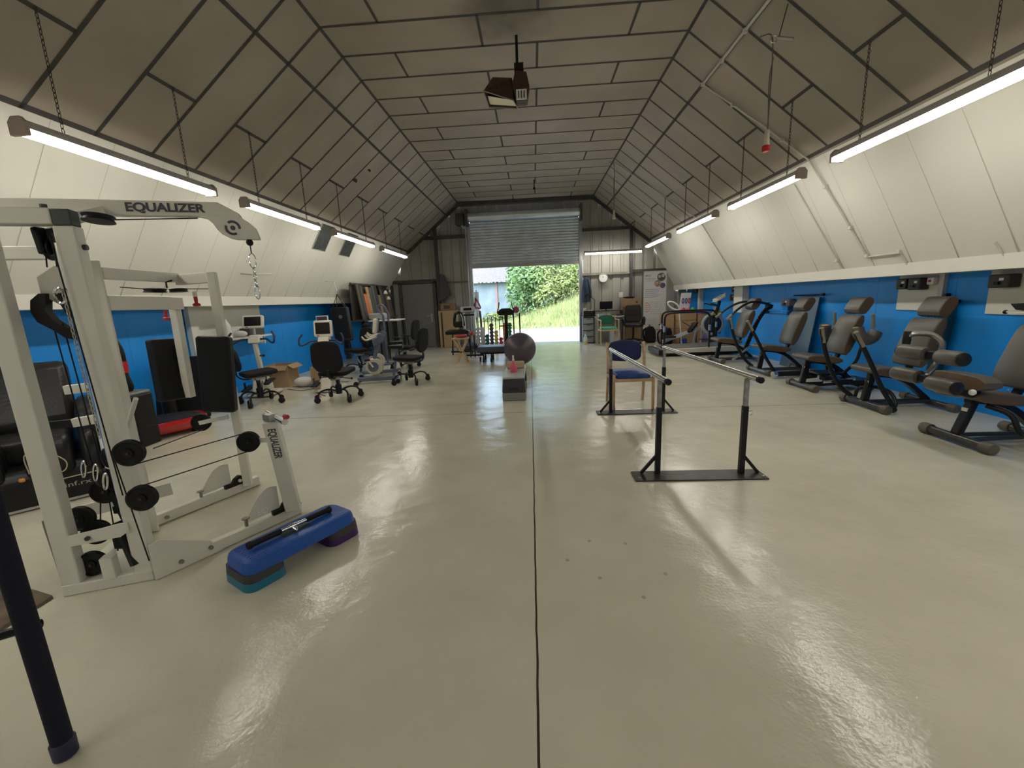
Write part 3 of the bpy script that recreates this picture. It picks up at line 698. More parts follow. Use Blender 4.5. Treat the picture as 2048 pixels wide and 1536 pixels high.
cable([w7 + Zv*.06, w1 - Zv*.06 + U_*.02]); cable([w7 - Zv*.06, w2 + Zv*.06])
cable([w8 + Zv*.06, Vector((-2.12, 2.1, .79))]); cable([w8 - Zv*.06, Vector((-2.1, 2.1, .665))])
cable([at3(B_ + U_*.0 - V_*.05 - U_*.045, 1.74), at3(B_ - V_*.06 + U_*.0, .50), w1 - U_*.06 + Zv*.0][:2])
cable([w1 - U_*.066, at3(B_ - V_*.05 + U_*.04, .12)])
cable([Vector((-2.30, 1.93, 1.37)), Vector((-2.30, 1.95, .53))]); cable([Vector((-2.25, 1.93, 1.36)), Vector((-2.25, 1.95, .53))])
cable([Vector((-2.25, 1.94, 1.75)), Vector((-2.27, 1.94, 1.62))])
cable([Vector((-2.21, 1.94, 1.75)), Vector((-2.22, 1.94, 1.62))])
cable([Vector((-2.28, 1.97, .42)), Vector((-2.30, 1.97, .13))]); cable([Vector((-2.33, 1.97, .42)), Vector((-2.36, 1.97, .3))])
cm = chain_mb(at3(B_ - U_*.058 - V_*.03, 1.50), at3(B_ - U_*.052 - V_*.03, .80), .0028, .026, .006)
make('weight_chain', cm, mat('zinc chain', (.45, .45, .42), .3, metal=.9), **K)
make('guide_rod', MB().cyl(at3(B_ - U_*.052 + V_*.0, 1.72), at3(B_ - U_*.045, .08), .012, 12), mat('chrome', 0), **K)
make('carabiner', MB().tube([(-2.17 + .028*math.cos(a), 1.88, 1.485 + .034*math.sin(a)) for a in [2*PI*k/14 for k in range(14)]], .006, 6, closed=True), M_chrome, **K)
# top pulley cluster and carriage
make('pulley_block', MB().box((-2.245, 1.93, 1.735), (.03, .06, .12), ry=-.1).box((-2.205, 1.95, 1.75), (.05, .04, .09)).box((-2.165, 1.95, 1.72), (.07, .05, .10), ry=-.1), M_wheel, bev=.008, **K)
make('pulley_block', MB().box((-2.135, 1.93, 1.67), (.06, .05, .2), ry=-.14).box((-2.12, 1.925, 1.57), (.055, .035, .09), ry=-.1).box((-2.18, 1.92, 1.66), (.05, .03, .025)), M_wheel, bev=.008, **K)
pulley((-2.235, 1.955, 1.70), .05, (1, .2, 0)); pulley((-1.985, 1.96, 1.825), .06, (.0, .12, 1))
for z_ in (1.70,): make('frame_bolt', MB().cyl(at3(B_ + U_*.035, z_), at3(B_ + U_*.055, z_), .013, 12), M_bolt, **K)
make('frame_bolt', MB().cyl(at3(B_ - U_*.07, 1.865), at3(B_ - U_*.07, 1.885), .013, 12), M_bolt, **K)
car = make('carriage_box', MB().prism([(-.02, .0), (.055, .05), (.135, .05), (.135, -.06), (.105, -.14), (.05, -.14), (.0, -.10), (-.02, -.12)], Vector((-2.30, 1.93, 1.58)), U_, Zv, V_ * .075), M_wp, bev=.006, **K)
mb = MB().prism([(.0, .08), (-.035, .05), (-.045, 0), (-.03, -.05), (.02, -.09), (.06, -.13), (.11, -.145), (.15, -.19), (.185, -.21), (.185, -.16), (.16, -.08), (.15, -.04), (.10, .0), (.075, .08), (.06, .07), (.085, -.02), (.115, -.06), (.10, -.09), (.06, -.075), (.03, -.045), (.01, .0), (.025, .08)], Vector((-2.30, 1.90, 1.42)), U_, Zv, V_ * .05)
make('cam_bracket', mb, M_wheel, **K)
for z0, z1, h in ((.99, 1.0, .05), (.80, .82, .05)):
    make('side_bar', MB().bar(at3(C_ - U_*.10 - V_*.13, z0), at3(C_ + U_*.12 - V_*.13, z1), .04, h), M_wp, bev=.003, **K)
make('side_grip', MB().bar(at3(C_ - U_*.24 - V_*.13, .80), at3(C_ - U_*.10 - V_*.13, .80), .03, .04), M_wheel, **K)
make('stop_plate', MB().prism([(-.05, .02), (.02, -.01), (.03, .05), (.0, .05)], at3(C_ + U_*.03 - V_*.07, 1.05), U_, Zv, V_*.02), M_wp, **K)
make('release_handle', MB().cyl((-2.33, 2.2, .76), (-2.22, 2.18, .93), .012, 12), M_wp, **K)
# clips hanging inside the tower
for i, (x, z) in enumerate(((-2.33, .62), (-2.27, .60), (-2.23, .55))):
    make('spring_clip', MB().tube([(x + .012*math.cos(a) + .01*math.sin(a), 1.93, z + .045*math.sin(a)) for a in [2*PI*k/14 for k in range(14)]], .005, 6, closed=True), M_chrome, **K)
make('strap_bundle', MB().sph((-2.27, 1.97, .55), .05, sc=(1, .7, 1.1)).sph((-2.24, 1.98, .66), .035, sc=(1, .7, 1.6)), M_wheel, **K)
# boom
BD = Vector((.937, .348, 0)).normalized(); BN = Vector((BD.y, -BD.x, 0)); b0 = Vector((-2.50, 1.99, 1.915))
bm_ = make('boom', MB().prism([(-.05, .038), (.90, .038), (.985, -.012), (1.0, -.035), (-.05, -.035)], b0, BD, Zv, -BN * .05), M_wp, bev=.004, **K)
text('boom_lettering', 'EQUALIZER', M_letter, bm_, b0 + BD*.665 + BN*.0015 + Zv*.003, BD, (0, 0, 1), .058, .0006, width=.345, weight=.002)
pl = [(.80, -.035), (.985, -.03), (1.03, -.06), (1.06, -.09), (1.075, -.15), (.96, -.15), (.93, -.142), (.90, -.125), (.88, -.10), (.865, -.07), (.84, -.045)]
ep = make('boom_end_plate', MB().prism(pl, b0, BD, Zv, -BN * .045), M_wp, bev=.002, **K)
mb = MB(); c_ = b0 + BD*.955 + Zv*(-.092) + BN*.001
def ring(mb, c, r0, r1, a0, a1, X, Y, N, n=14):
    p = [(r1*math.cos(a0 + (a1-a0)*k/n), r1*math.sin(a0 + (a1-a0)*k/n)) for k in range(n+1)] + [(r0*math.cos(a1 - (a1-a0)*k/n), r0*math.sin(a1 - (a1-a0)*k/n)) for k in range(n+1)]
    for k in range(n): mb.prism([p[k], p[k+1], p[2*n-k], p[2*n+1-k]], c, X, Y, N * .0008)
ring(mb, c_, .026, .038, -.15, 2.2, BD, Zv, BN); ring(mb, c_, .026, .038, 2.75, 5.2, BD, Zv, BN); mb.cyl(c_, c_ + BN*.001, .012, 16)
make('boom_emblem', mb, M_letter, ep)
make('boom_mount', MB().bar(at3(B_ + V_*.02, 1.83), b0 + BD*.38 - Zv*.02, .06, .05), M_wp, **K)
cable([Vector((-1.97, 2.02, 1.83)), b0 + BD*.80 + Zv*(-.045)])
hk = b0 + BD*1.02 - BN*.02 + Zv*(-.165)
make('boom_stop_ball', MB().sph(hk, .018), M_wheel, **K)
def loop(c, X, a, b, r): return MB().tube([Vector(c) + X * a * math.cos(q) + Zv * b * math.sin(q) for q in [2*PI*k/16 for k in range(16)]], r, 6, closed=True)
h1 = make('hanging_chain', chain_mb(hk - Zv*.135, hk - Zv*.235, .003, .026, .008), M_chrome, **K)
make('cable_end', MB().cyl(hk, hk - Zv*.06, .003, 6), M_cable, h1)
make('snap_hook', loop(hk - Zv*.098, BD, .017, .04, .003), M_chrome, h1)
make('snap_hook', loop(hk - Zv*.268, BD, .012, .038, .0035), M_chrome, h1)
# rear station
r0, r1 = Vector((-2.50, 2.40, 0)), Vector((-2.56, 3.0, 0))
make('upper_rear_beam', MB().bar(at3(r0, 1.63), at3(r1, 1.635), .05, .065), M_wp, bev=.004, **K)
make('lower_rear_beam', MB().bar(at3(r0, 1.46), at3(r1, 1.455), .05, .085), M_wp, bev=.004, **K)
make('hanging_arm', MB().bar(Vector((-2.59, 2.98, 1.42)), Vector((-2.62, 3.0, .76)), .055, .05), M_wp, bev=.004, **K)
make('rear_station_beam', MB().bar(Vector((-2.56, 3.02, 1.62)), Vector((-2.27, 2.98, 1.625)), .05, .07), M_wp, bev=.004, **K)
post((-2.265, 2.975), .05, 1.66, .055, .06)
make('swivel_pulley', MB().lathe([(.07, -.014), (.06, 0), (.07, .014), (.02, .02)], (-2.60, 2.86, 1.545), (.05, 0, 1), 26), M_wheel, **K)
make('swivel_pulley', MB().lathe([(.055, -.01), (.05, 0), (.055, .01), (.02, .015)], (-2.45, 2.88, 1.54), (-.05, 0, 1), 24), M_wheel, **K)
cable([Vector((-2.44, 2.45, 1.55)), Vector((-2.57, 2.80, 1.55))]); cable([Vector((-2.42, 2.9, 1.55)), Vector((-2.28, 2.95, 1.545))])
make('swivel_bracket', MB().tube([(-2.5, 2.9, 1.61), (-2.53, 2.88, 1.60), (-2.53, 2.88, 1.56)], .006, 8), M_wheel, **K)
for x, z in ((-2.395, 1.50), (-2.64, 1.41)):
    make('pull_pin', MB().lathe([(.012, 0), (.012, -.03), (.009, -.045), (.024, -.055), (.024, -.068), (.012, -.072)], (x, 2.95, z), (0, 0, 1), 16), M_red, **K)
make('pin_sleeve', MB().cyl((-2.395, 2.95, 1.53), (-2.395, 2.95, 1.495), .014, 12), M_wp, **K)
def upad(name, c0, c1, w_, th, facing):
    c0, c1 = Vector(c0), Vector(c1); ax = (c1 - c0).normalized(); f = Vector(facing); sd = ax.cross(f).normalized(); f = sd.cross(ax)
    mb = MB().prism(rrect(w_, (c1-c0).length, .022, 4), (c0 + c1)/2 - f*th/2, sd, ax, f*th)
    return make(name, mb, mat('black upholstery', (.010, .010, .011), .45, bump=.2, bscale=150), bev=.018, seg=3, **K)
upad('chest_pad', (-2.315, 2.89, .665), (-2.27, 2.90, 1.215), .225, .07, (.15, -1, 0))
upad('chest_pad', (-2.69, 2.93, .755), (-2.70, 2.95, 1.21), .20, .075, (1, -.35, 0))
# ================================================================ step platform and lat bar
M_bl = mat('blue moulded plastic', (.012, .08, .36), .38, bump=.1, bscale=90)
M_dg = mat('dark grey plastic insert', (.045, .043, .04), .6)
sx, sy = Vector((.50, .866, 0)), Vector((-.866, .50, 0))
t = thing('step_platform', 'blue aerobic step with teal near end and purple far end', 'step', (-1.36, 2.13, 0))
O = Vector((-1.395, 2.13, 0)); L, W = .66, .27
def srr(l, w_, r, z, o=O): return [o + sx*p[0] + sy*p[1] + Zv*z for p in rrect(l, w_, r, 5)]
def shell(levels, hole=False):
    mb = MB(); vs = [p for l in levels for p in l]; n = len(levels[0]); fs = []
    for i in range(len(levels)-1):
        for k in range(n): fs.append((i*n+k, i*n+(k+1)%n, (i+1)*n+(k+1)%n, (i+1)*n+k))
    fs += [tuple(range(n))[::-1], tuple(range((len(levels)-1)*n, len(levels)*n))]; return mb.add(vs, fs)
tm = shell([srr(L*.98, W*.96, .06, .085), srr(L*.97, W*.94, .06, .125), srr(L*.955, W*.90, .06, .143), srr(L*.92, W*.82, .055, .15)]); mb = tm
for i in range(-13, 14):
    if abs(i) < 4: continue
    for j in range(-4, 5):
        a = O + sx*(i*.021) + sy*(j*.022) + Zv*.1505; mb.bar(a - sx*.008 - sy*.004, a + sx*.008 + sy*.004, .004, .003)
top = make('step_top', mb, M_bl, t)
make('step_label', MB().box(O + Zv*.1512, (.16, .07, .001), rz=math.atan2(.866, .5)), mat('dark oval label', (.02, .03, .03), .5), top)
for s, col, nm in ((-1, (.006, .15, .24), 'teal plastic'), (1, (.045, .012, .10), 'purple plastic')):
    o2 = O + sx * s * (L/2 - .10)
    make('end_riser', shell([[o2 + (p - O) for p in srr(.21, W, .055, 0)], [o2 + (p - O) for p in srr(.205, W*.99, .055, .045)]]), mat(nm, col, .4), parent=t)
    make('end_insert', shell([[o2 + (p - O) for p in srr(.204, W*.985, .055, .045)], [o2 + (p - O) for p in srr(.20, W*.965, .055, .088)]]), M_dg, parent=t)
for s in (-1, 1):
    mb = MB(); arch = [(-.25, .09), (.25, .09), (.25, .055), (.20, .075), (.12, .085), (-.12, .085), (-.20, .075), (-.25, .055)]
    mb.prism(arch, O + sy*s*W*.47 , sx, Zv, -sy*s*.01)
    make('side_skirt', mb, M_bl, t)
t = thing('lat_bar', 'chrome lat bar with black rubber grips lying on the blue aerobic step', 'bar', O + Zv*.156)
a, b = Vector((-1.525, 1.925, .178)), Vector((-1.285, 2.33, .17)); d_ = (b - a).normalized()
make('bar', MB().cyl(a, b, .011, 14), mat('chrome', 0), t)
for p, q in ((a, a + d_*.17), (b, b - d_*.15)):
    make('grip', MB().lathe([(.018, -.004), (.020, .0), (.020, .012), (.0155, .02), (.0155, (q-p).length), (.013, (q-p).length + .003)], p, q - p, 18), mat('black rubber', 0), t)
m_ = (a + b)/2
make('swivel', MB().cyl(m_ - d_*.02, m_ + d_*.02, .015, 16).cyl(m_ + Vector((.012, -.01, -.004)), m_ + Vector((.04, -.025, -.01)), .008, 12), mat('chrome', 0), t)
make('swivel_ring', loop(m_ + Vector((.045, -.03, -.0)), Vector((.6, -.6, 0)), .015, .015, .003), M_chrome, t)
# ================================================================ dip stand nearest camera
t = thing('dip_stand', 'dark blue padded upright of a black dip stand, bottom left corner', 'dip stand', (-1.66, 1.25, 0))
M_foam = mat('navy black foam sleeve', (.010, .011, .020), .75, bump=.3, bscale=120); M_nv = mat('navy plastic foot', (.012, .014, .05), .5)
for i, (x, y) in enumerate(((-1.55, 1.03), (-2.3, .55), (-1.75, .15))):
    if i: make('upright', MB().cyl((x, y, 0), (x, y, 1.2), .022, 16), mat('black powder coated steel', 0), t); continue
    u = make('upright', MB().cyl((x, y, .06), (x, y, 1.2), .027, 24), M_foam, t)
    make('foot', MB().lathe([(.026, 0), (.031, .004), (.032, .055), (.027, .06)], (x, y, 0), n=24), M_nv, u)
make('cross_bar', MB().tube(crom([(-1.56, 1.03, .47), (-1.60, 1.015, .465), (-2.3, .55, .465)], 3), .014, 10), mat('black powder coated steel', 0), t)
make('cross_bar', MB().cyl((-2.3, .55, .465), (-1.75, .15, .465), .014, 10), mat('black powder coated steel', 0), t)
make('top_bar', MB().tube(crom([(-1.55, 1.03, 1.19), (-1.56, 1.03, 1.24), (-1.7, .93, 1.26), (-2.2, .61, 1.24), (-2.3, .55, 1.19)], 4), .022, 12), mat('black powder coated steel', 0), t)
solo('wooden_board', MB().prism([(-2.46, 1.52), (-2.46, 1.76), (-2.60, 1.80), (-3.0, 1.9), (-3.2, 1.3), (-2.6, 1.3)], (0, 0, .001), (1, 0, 0), (0, 1, 0), (0, 0, .018)), mat('varnished brown board', (.13, .095, .055), .22, noise=.35, nscale=6), 'glossy brown board lying on the floor left of the white multigym', 'board', (-2.8, 1.7, 0), bev=.003)
# ================================================================ massage chair
n_ = Vector((.72, -.69, 0)); wv = Vector((.69, .72, 0)); MC = Vector((-3.72, 2.70, 0))
t = thing('massage_chair', 'bulky black leather massage chair with silver side arcs behind the white multigym', 'massage chair', MC - n_*.4)
M_lea = mat('black leather', (.014, .014, .014), .32, bump=.25, bscale=40); M_silver = mat('silver plastic', (.5, .5, .48), .3, metal=.3); M_gold = mat('pale gold piping', (.5, .42, .28), .4)
def mc(w_, d_, z): return MC + wv*w_ - n_*d_ + Zv*z
def mprism(poly, w0, w1): # profile in depth/height, extruded across
    return MB().prism(poly, MC + wv*w0, -n_, Zv, wv*(w1 - w0))
bs = make('base', mprism([(0, .02), (.0, .22), (.06, .30), (.9, .30), (.95, .02)], -.40, .40), M_lea, t, bev=.03, seg=3)
text('base_lettering', 'iskinf.rx', mat('pale lettering', (.4, .38, .33), .5), bs, mc(.21, -.002, .135), wv, (0, 0, 1), .05, .001, width=.22)
make('base_piping', MB().cyl(mc(.05, -.004, .19), mc(.36, -.004, .20), .004, 6), M_gold, bs)
make('base_trim', MB().cyl(mc(-.42, .02, .02), mc(.42, .02, .02), .014, 8), M_silver, bs)
for w0 in (-.36, .0, .30):
    r = MB().prism([(.0 + .17*(1 - math.cos(a)) , .22 + .30*math.sin(a)) for a in [PI*k/14 for k in range(15)]], MC + wv*w0 - n_*.0, -n_, Zv, wv*(.26 if w0 < .2 else .1))
    make('calf_rest', r, M_lea, t, bev=.045, seg=4)
make('rest_piping', MB().tube(crom([mc(.02, .0, .28), mc(.02, -.012, .42), mc(.10, -.014, .44), mc(.21, -.016, .34), mc(.20, -.012, .26), mc(.12, 0, .24)], 4), .004, 6), M_gold, t)
make('seat_cushion', mprism([(.25, .28), (.25, .48), (.35, .52), (.85, .46), (.9, .28)], -.26, .26), M_lea, t, bev=.05, seg=3)
make('back_cushion', mprism([(.75, .40), (.70, .52), (.98, 1.0), (1.10, 1.02), (1.16, .9), (.95, .4)], -.28, .28), M_lea, t, bev=.06, seg=3)
for s in (-1, 1):
    a = make('arm_shell', mprism([(.12, .15), (.14, .5), (.25, .66), (.5, .72), (.85, .7), (.9, .15)], s*.30, s*.44), M_lea, t, bev=.035, seg=3)
    make('silver_arc', MB().tube(crom([mc(s*.45, .06, .34), mc(s*.45, .12, .54), mc(s*.44, .26, .68), mc(s*.42, .5, .74), mc(s*.42, .75, .72)], 5), .022, 12), M_silver, a)
    make('side_panel', mprism([(.02, .02), (.0, .14), (.03, .32), (.10, .46), (.16, .40), (.12, .02)], s*.41, s*.45), mat('white plastic shell', (.62, .62, .6), .35), t, bev=.015, seg=3)
make('orange_tag', MB().box(mc(-.02, -.02, .25), (.035, .02, .03), rz=.8), mat('orange rubber', (.6, .25, .03), .5), t, bev=.01)
# ================================================================ vibration platform
t = thing('vibration_platform', 'red oval vibration plate with black mat and curved black handle', 'exercise machine', (-4.45, 4.55, 0))
rc = Vector((-4.42, 4.55, 0)); ux, uy = Vector((.62, .78, 0)), Vector((-.78, .62, 0))
def ell(a, b, z, n=40): return [rc + ux*a*math.copysign(abs(math.cos(q))**.8, math.cos(q)) + uy*b*math.copysign(abs(math.sin(q))**.8, math.sin(q)) + Zv*z for q in [2*PI*k/n for k in range(n)]]
M_rp = mat('glossy red plastic', (.50, .012, .01), .18, coat=.5)
pb = make('base', shell([ell(.40, .26, .05), ell(.45, .31, .10), ell(.47, .33, .15), ell(.46, .32, .175), ell(.43, .29, .18)]), M_rp, t)
make('mat_top', shell([ell(.41, .27, .18), ell(.40, .26, .187)]), mat('black rubber mat', (.02, .02, .025), .7, bump=.3, bscale=200), pb)
for a_ in (-.3, .3):
    for b_ in (-.18, .18): make('foot', MB().cyl(rc + ux*a_ + uy*b_, rc + ux*a_ + uy*b_ + Zv*.06, .035, 14), M_wheel, t)
cc = Vector((-4.30, 4.18, 0))
col = make('column', MB().prism(rrect(.24, .26, .03), cc + Vector((.0, .0, 0)), (1, 0, 0), (0, 1, 0), (0, 0, .56)), mat('black satin plastic', (.012, .012, .011), .35), t, bev=.012)
make('column_cap', MB().prism(rrect(.23, .25, .03), cc + Zv*.56, (1, 0, 0), (0, 1, 0), (0, 0, .035)), mat('grey plastic top', (.16, .16, .14), .4), col, bev=.012)
hd = make('handle', MB().tube(crom([cc + Vector((-.02, .02, .60)), cc + Vector((.02, 0, .66)), cc + Vector((-.01, 0, .80)), cc + Vector((-.0, 0, 1.0)), cc + Vector((-.05, 0, 1.14)), cc + Vector((-.16, 0, 1.22)), cc + Vector((-.3, 0, 1.24))], 5), .024, 12), mat('black satin plastic', 0), t)
make('red_sleeve', MB().cyl(cc + Vector((-.008, 0, .80)), cc + Vector((.0, 0, .92)), .029, 14), M_rp, hd)
t = thing('wipes_tub', 'black tub with white band and dark crumpled top, left of the leaning mats', 'tub', (-4.62, 4.95, .0))
make('tub_body', MB().cyl((-4.62, 4.95, .0), (-4.62, 4.95, .80), .075, 24), mat('black satin plastic', 0), t)
make('tub_band', MB().cyl((-4.62, 4.95, .80), (-4.62, 4.95, .88), .079, 24), mat('white plastic shell', 0), t)
make('crumpled_top', MB().sph((-4.62, 4.95, .89), .065, 12, 8, (1, 1, .6)), M_foam, t)
for i, (p0, p1, q0, q1, lb) in enumerate((((-5.03, 5.15), (-4.80, 5.15), 0, .80, 'narrow black mat leaning on the blue wall behind the red platform'), ((-4.95, 5.3), (-4.42, 5.3), 0, .83, 'dark brown black mat leaning behind the chest pads'))):
    solo('leaning_mat', MB().prism([(0, .0), (p1[0]-p0[0], 0), (p1[0]-p0[0] - .02, .82), (.0, .80)], (p0[0], p0[1], 0), (1, 0, 0), (0, .18, 1), (0, .05, 0)), mat('black exercise mat', (.016, .015, .013), .7, bump=.2), lb, 'mat', (p0[0] + .1, p0[1], 0), bev=.012)
# ================================================================ wheeled therapy chairs
M_fab = mat('black chair fabric', (.012, .012, .013), .85, bump=.2, bscale=200)
M_gf = mat('grey seat underside', (.10, .10, .095), .6)
M_frame = mat('black powder coated steel', 0)
M_tyre = mat('black rubber', 0)
def therapy_chair(label, c, rz, zs=.46, zb=(.52, .93), arms=False):
    """local frame: the chair faces +y"""
    t = thing('wheeled_chair', label, 'chair', c, rz, 'wheeled black therapy chairs'); K = dict(parent=t, world=False)
    pts = []
    for j in range(11):
        u = -1 + j / 5; pts.append((u * .20, zb[1] - .035 * u * u - (.03 if abs(u) > .99 else 0)))
    for u, z in ((1.12, .72), (1.1, .62), (.8, .56), (.3, .52), (-.3, .52), (-.8, .56), (-1.1, .62), (-1.12, .72)):
        pts.append((u * .20, zb[0] + (z - .52) * (zb[1] - zb[0]) / .42))
    b = make('backrest', MB().prism(pts, (0, -.21, 0), (1, 0, 0), (0, -.12, 1), (0, .055, 0)), M_fab, bev=.02, seg=3, **K)
    make('back_label', MB().box((.0, -.286, zb[0] + .22), (.022, .002, .028), rx=.12).box((.0, -.278, zb[0] + .14), (.045, .002, .016), rx=.12), mat('grey white tag', (.45, .45, .42), .5), b, world=False)
    make('seat', MB().prism(rrect(.44, .44, .08), (0, .02, zs - .055), (1, 0, 0), (0, 1, .05), (0, 0, .06)), M_fab, bev=.02, seg=3, **K)
    make('seat_pan', MB().prism(rrect(.30, .34, .05), (0, .0, zs - .085), (1, 0, 0), (0, 1, 0), (0, 0, .028)), M_gf, bev=.006, **K)
    mb = MB(); c_ = crom([(0, -.02, zs - .09), (0, -.18, zs - .10), (0, -.27, zs - .02), (0, -.25, zb[0] + .12)], 4)
    for p, q in zip(c_, c_[1:]): mb.bar(p, q, .045, .02)
    make('back_support', mb, M_frame, **K)
    make('lock_lever', MB().cyl((.02, -.05, zs - .1), (.24, -.08, zs - .12), .007, 8).sph((.25, -.08, zs - .12), .018, 10, 6), M_frame, **K)
    make('lock_lever', MB().cyl((-.02, .02, zs - .1), (-.25, .0, zs - .11), .007, 8).sph((-.26, 0, zs - .11), .018, 10, 6), M_frame, **K)
    make('column', MB().cyl((0, 0, .14), (0, 0, zs - .08), .028, 16).cyl((0, 0, .10), (0, 0, .24), .045, 16), M_frame, **K)
    make('tilt_mechanism', MB().box((0, 0, zs - .11), (.12, .18, .05)).cyl((-.05, .05, .2), (.03, .05, .34), .015, 8), mat('dull steel', 0), bev=.006, **K)
    for i, a in enumerate((.7, 2.4, 3.85, 5.55)):
        d = Vector((math.cos(a), math.sin(a), 0)); e = d * .30
        lg = make('leg', MB().tube(crom([d * .03 + Zv * .15, d * .16 + Zv * .185, d * .26 + Zv * .165, e + Zv * .12], 4), .014, 8), M_frame, **K)
        s = Vector((-d.y, d.x, 0)); wc = e + d * .02 + Zv * .045
        cs = make('caster', MB().cyl(wc - s * .016, wc + s * .016, .044, 18), M_tyre, lg, world=False)
        make('caster_fork', MB().prism([(-.02, 0), (.03, .0), (.025, .07), (-.02, .085)], wc - s * .022, d, Zv, s * .005).prism([(-.02, 0), (.03, .0), (.025, .07), (-.02, .085)], wc + s * .018, d, Zv, s * .005).cyl(e + Zv * .08, e + Zv * .13, .01, 8), M_frame, cs, world=False)
    if arms:
        for s in (-1, 1):
            make('armrest', MB().box((s * .26, .02, zs + .2), (.05, .26, .025)).bar((s * .25, -.03, zs - .05), (s * .26, 0, zs + .19), .02, .03), M_frame, bev=.008, **K)
    return t
CL = 'black wheeled therapy chair '
therapy_chair(CL + 'beside the multigym pad, facing the bike with tilted screen', (-4.15, 6.02, 0), -.70, .50, (.53, .87))
therapy_chair(CL + 'with its back to the camera, nearest of the group', (-2.98, 6.12, 0), .02, .46, (.44, .92))
therapy_chair(CL + 'right of the bikes, seen from the side', (-2.22, 7.32, 0), 1.42, .48, (.55, .97))
therapy_chair(CL + 'with armrests, farthest left near the grey door', (-2.85, 9.1, 0), 1.5, .50, (.62, 1.05), arms=True)
therapy_chair(CL + 'with armrests beside the hanging black punch pad', (-3.72, 8.75, 0), 2.7, .50, (.55, .93), arms=True)

# ================================================================ exercise bikes
M_cream = mat('cream plastic', (.62, .58, .48), .4); M_screen = mat('dark screen glass', (.015, .012, .014), .12)
M_bgrey = mat('blue grey lacquer', (.10, .125, .18), .38); M_nbar = mat('navy rubber handlebar', (.012, .02, .06), .6)
def arm_bike(label, c, rz, hz=.93, cz=1.10, cw=.26, ch=.20, tilt=-.25):
    """accessible bike: rider sits on the -y side and looks to +y"""
    t = thing('exercise_bike', label, 'exercise bike', c, rz); K = dict(parent=t, world=False)
    make('base', MB().prism(rrect(.42, .5, .09), (0, .05, .015), (1, 0, 0), (0, 1, 0), (0, 0, .05)).prism([(-.2, .05), (.2, .05), (.17, .22), (.06, .33), (-.1, .3)], (-.09, .0, 0), (0, 1, 0), (0, 0, 1), (.18, 0, 0)), M_cream, bev=.02, seg=3, **K)
    make('post', MB().bar((0, .06, .25), (0, -.03, hz - .06), .06, .075), M_cream, bev=.012, **K)
    make('clamp_knob', MB().cyl((.03, 0, .66), (.08, 0, .66), .012, 8).sph((.09, 0, .66), .024, 10, 6), M_nbar, **K)
    make('head', MB().prism([(-.09, hz - .06), (.09, hz - .06), (.075, hz + .05), (.03, hz + .07), (-.04, hz + .06)], (-.09, 0, 0), (0, 1, 0), (0, 0, 1), (.18, 0, 0)), M_cream, bev=.02, seg=3, **K)
    for s in (-1, 1):
        h = make('handlebar', MB().tube(crom([(s*.08, -.02, hz), (s*.2, -.05, hz + .0), (s*.28, -.10, hz - .045), (s*.345, -.14, hz - .05), (s*.355, -.12, hz + .04), (s*.31, -.08, hz + .12)], 4), .016, 10), M_nbar, **K)
    ct = Vector((0, .02, cz + ch/2)); up = Vector((0, math.sin(-tilt), math.cos(tilt))); f = Vector((0, -math.cos(tilt), math.sin(-tilt)))
    cn = make('console', MB().prism(rrect(cw, ch, .03), ct - f*.02, (1, 0, 0), up, f*.045), M_cream, bev=.01, **K)
    make('screen', MB().prism(rrect(cw*.78, ch*.70, .008), ct + f*.025 + up*.005, (1, 0, 0), up, f*.003), M_screen, cn, world=False)
    make('console_button', MB().box(ct + f*.027 - up*ch*.42 - Vector((cw*.27, 0, 0)), (.04, .006, .012)), M_red, cn, world=False)
    make('neck', MB().cyl((0, 0, hz), (0, .01, cz + .02), .02, 10), mat('dull steel', 0), **K)
    for s in (-1, 1):
        make('foot_rest', MB().box((s*.17, -.12, .20 + s*.05), (.11, .26, .02), rx=.2).box((s*.17, -.2, .26 + s*.05), (.012, .05, .1)), M_wheel, bev=.004, **K)
        make('crank', MB().bar((s*.1, 0, .22), (s*.12, -.1, .21 + s*.05), .02, .03), M_chrome, **K)
    return t
arm_bike('cream accessible exercise bike with dark tilted screen by the white wall shelf', (-4.50, 6.62, 0), .12, cw=.33, ch=.21)
arm_bike('cream accessible exercise bike facing the camera with a square dark screen, beside the near chair', (-3.48, 6.85, 0), .10, hz=.85, cz=.91, cw=.30, ch=.27, tilt=-.12)
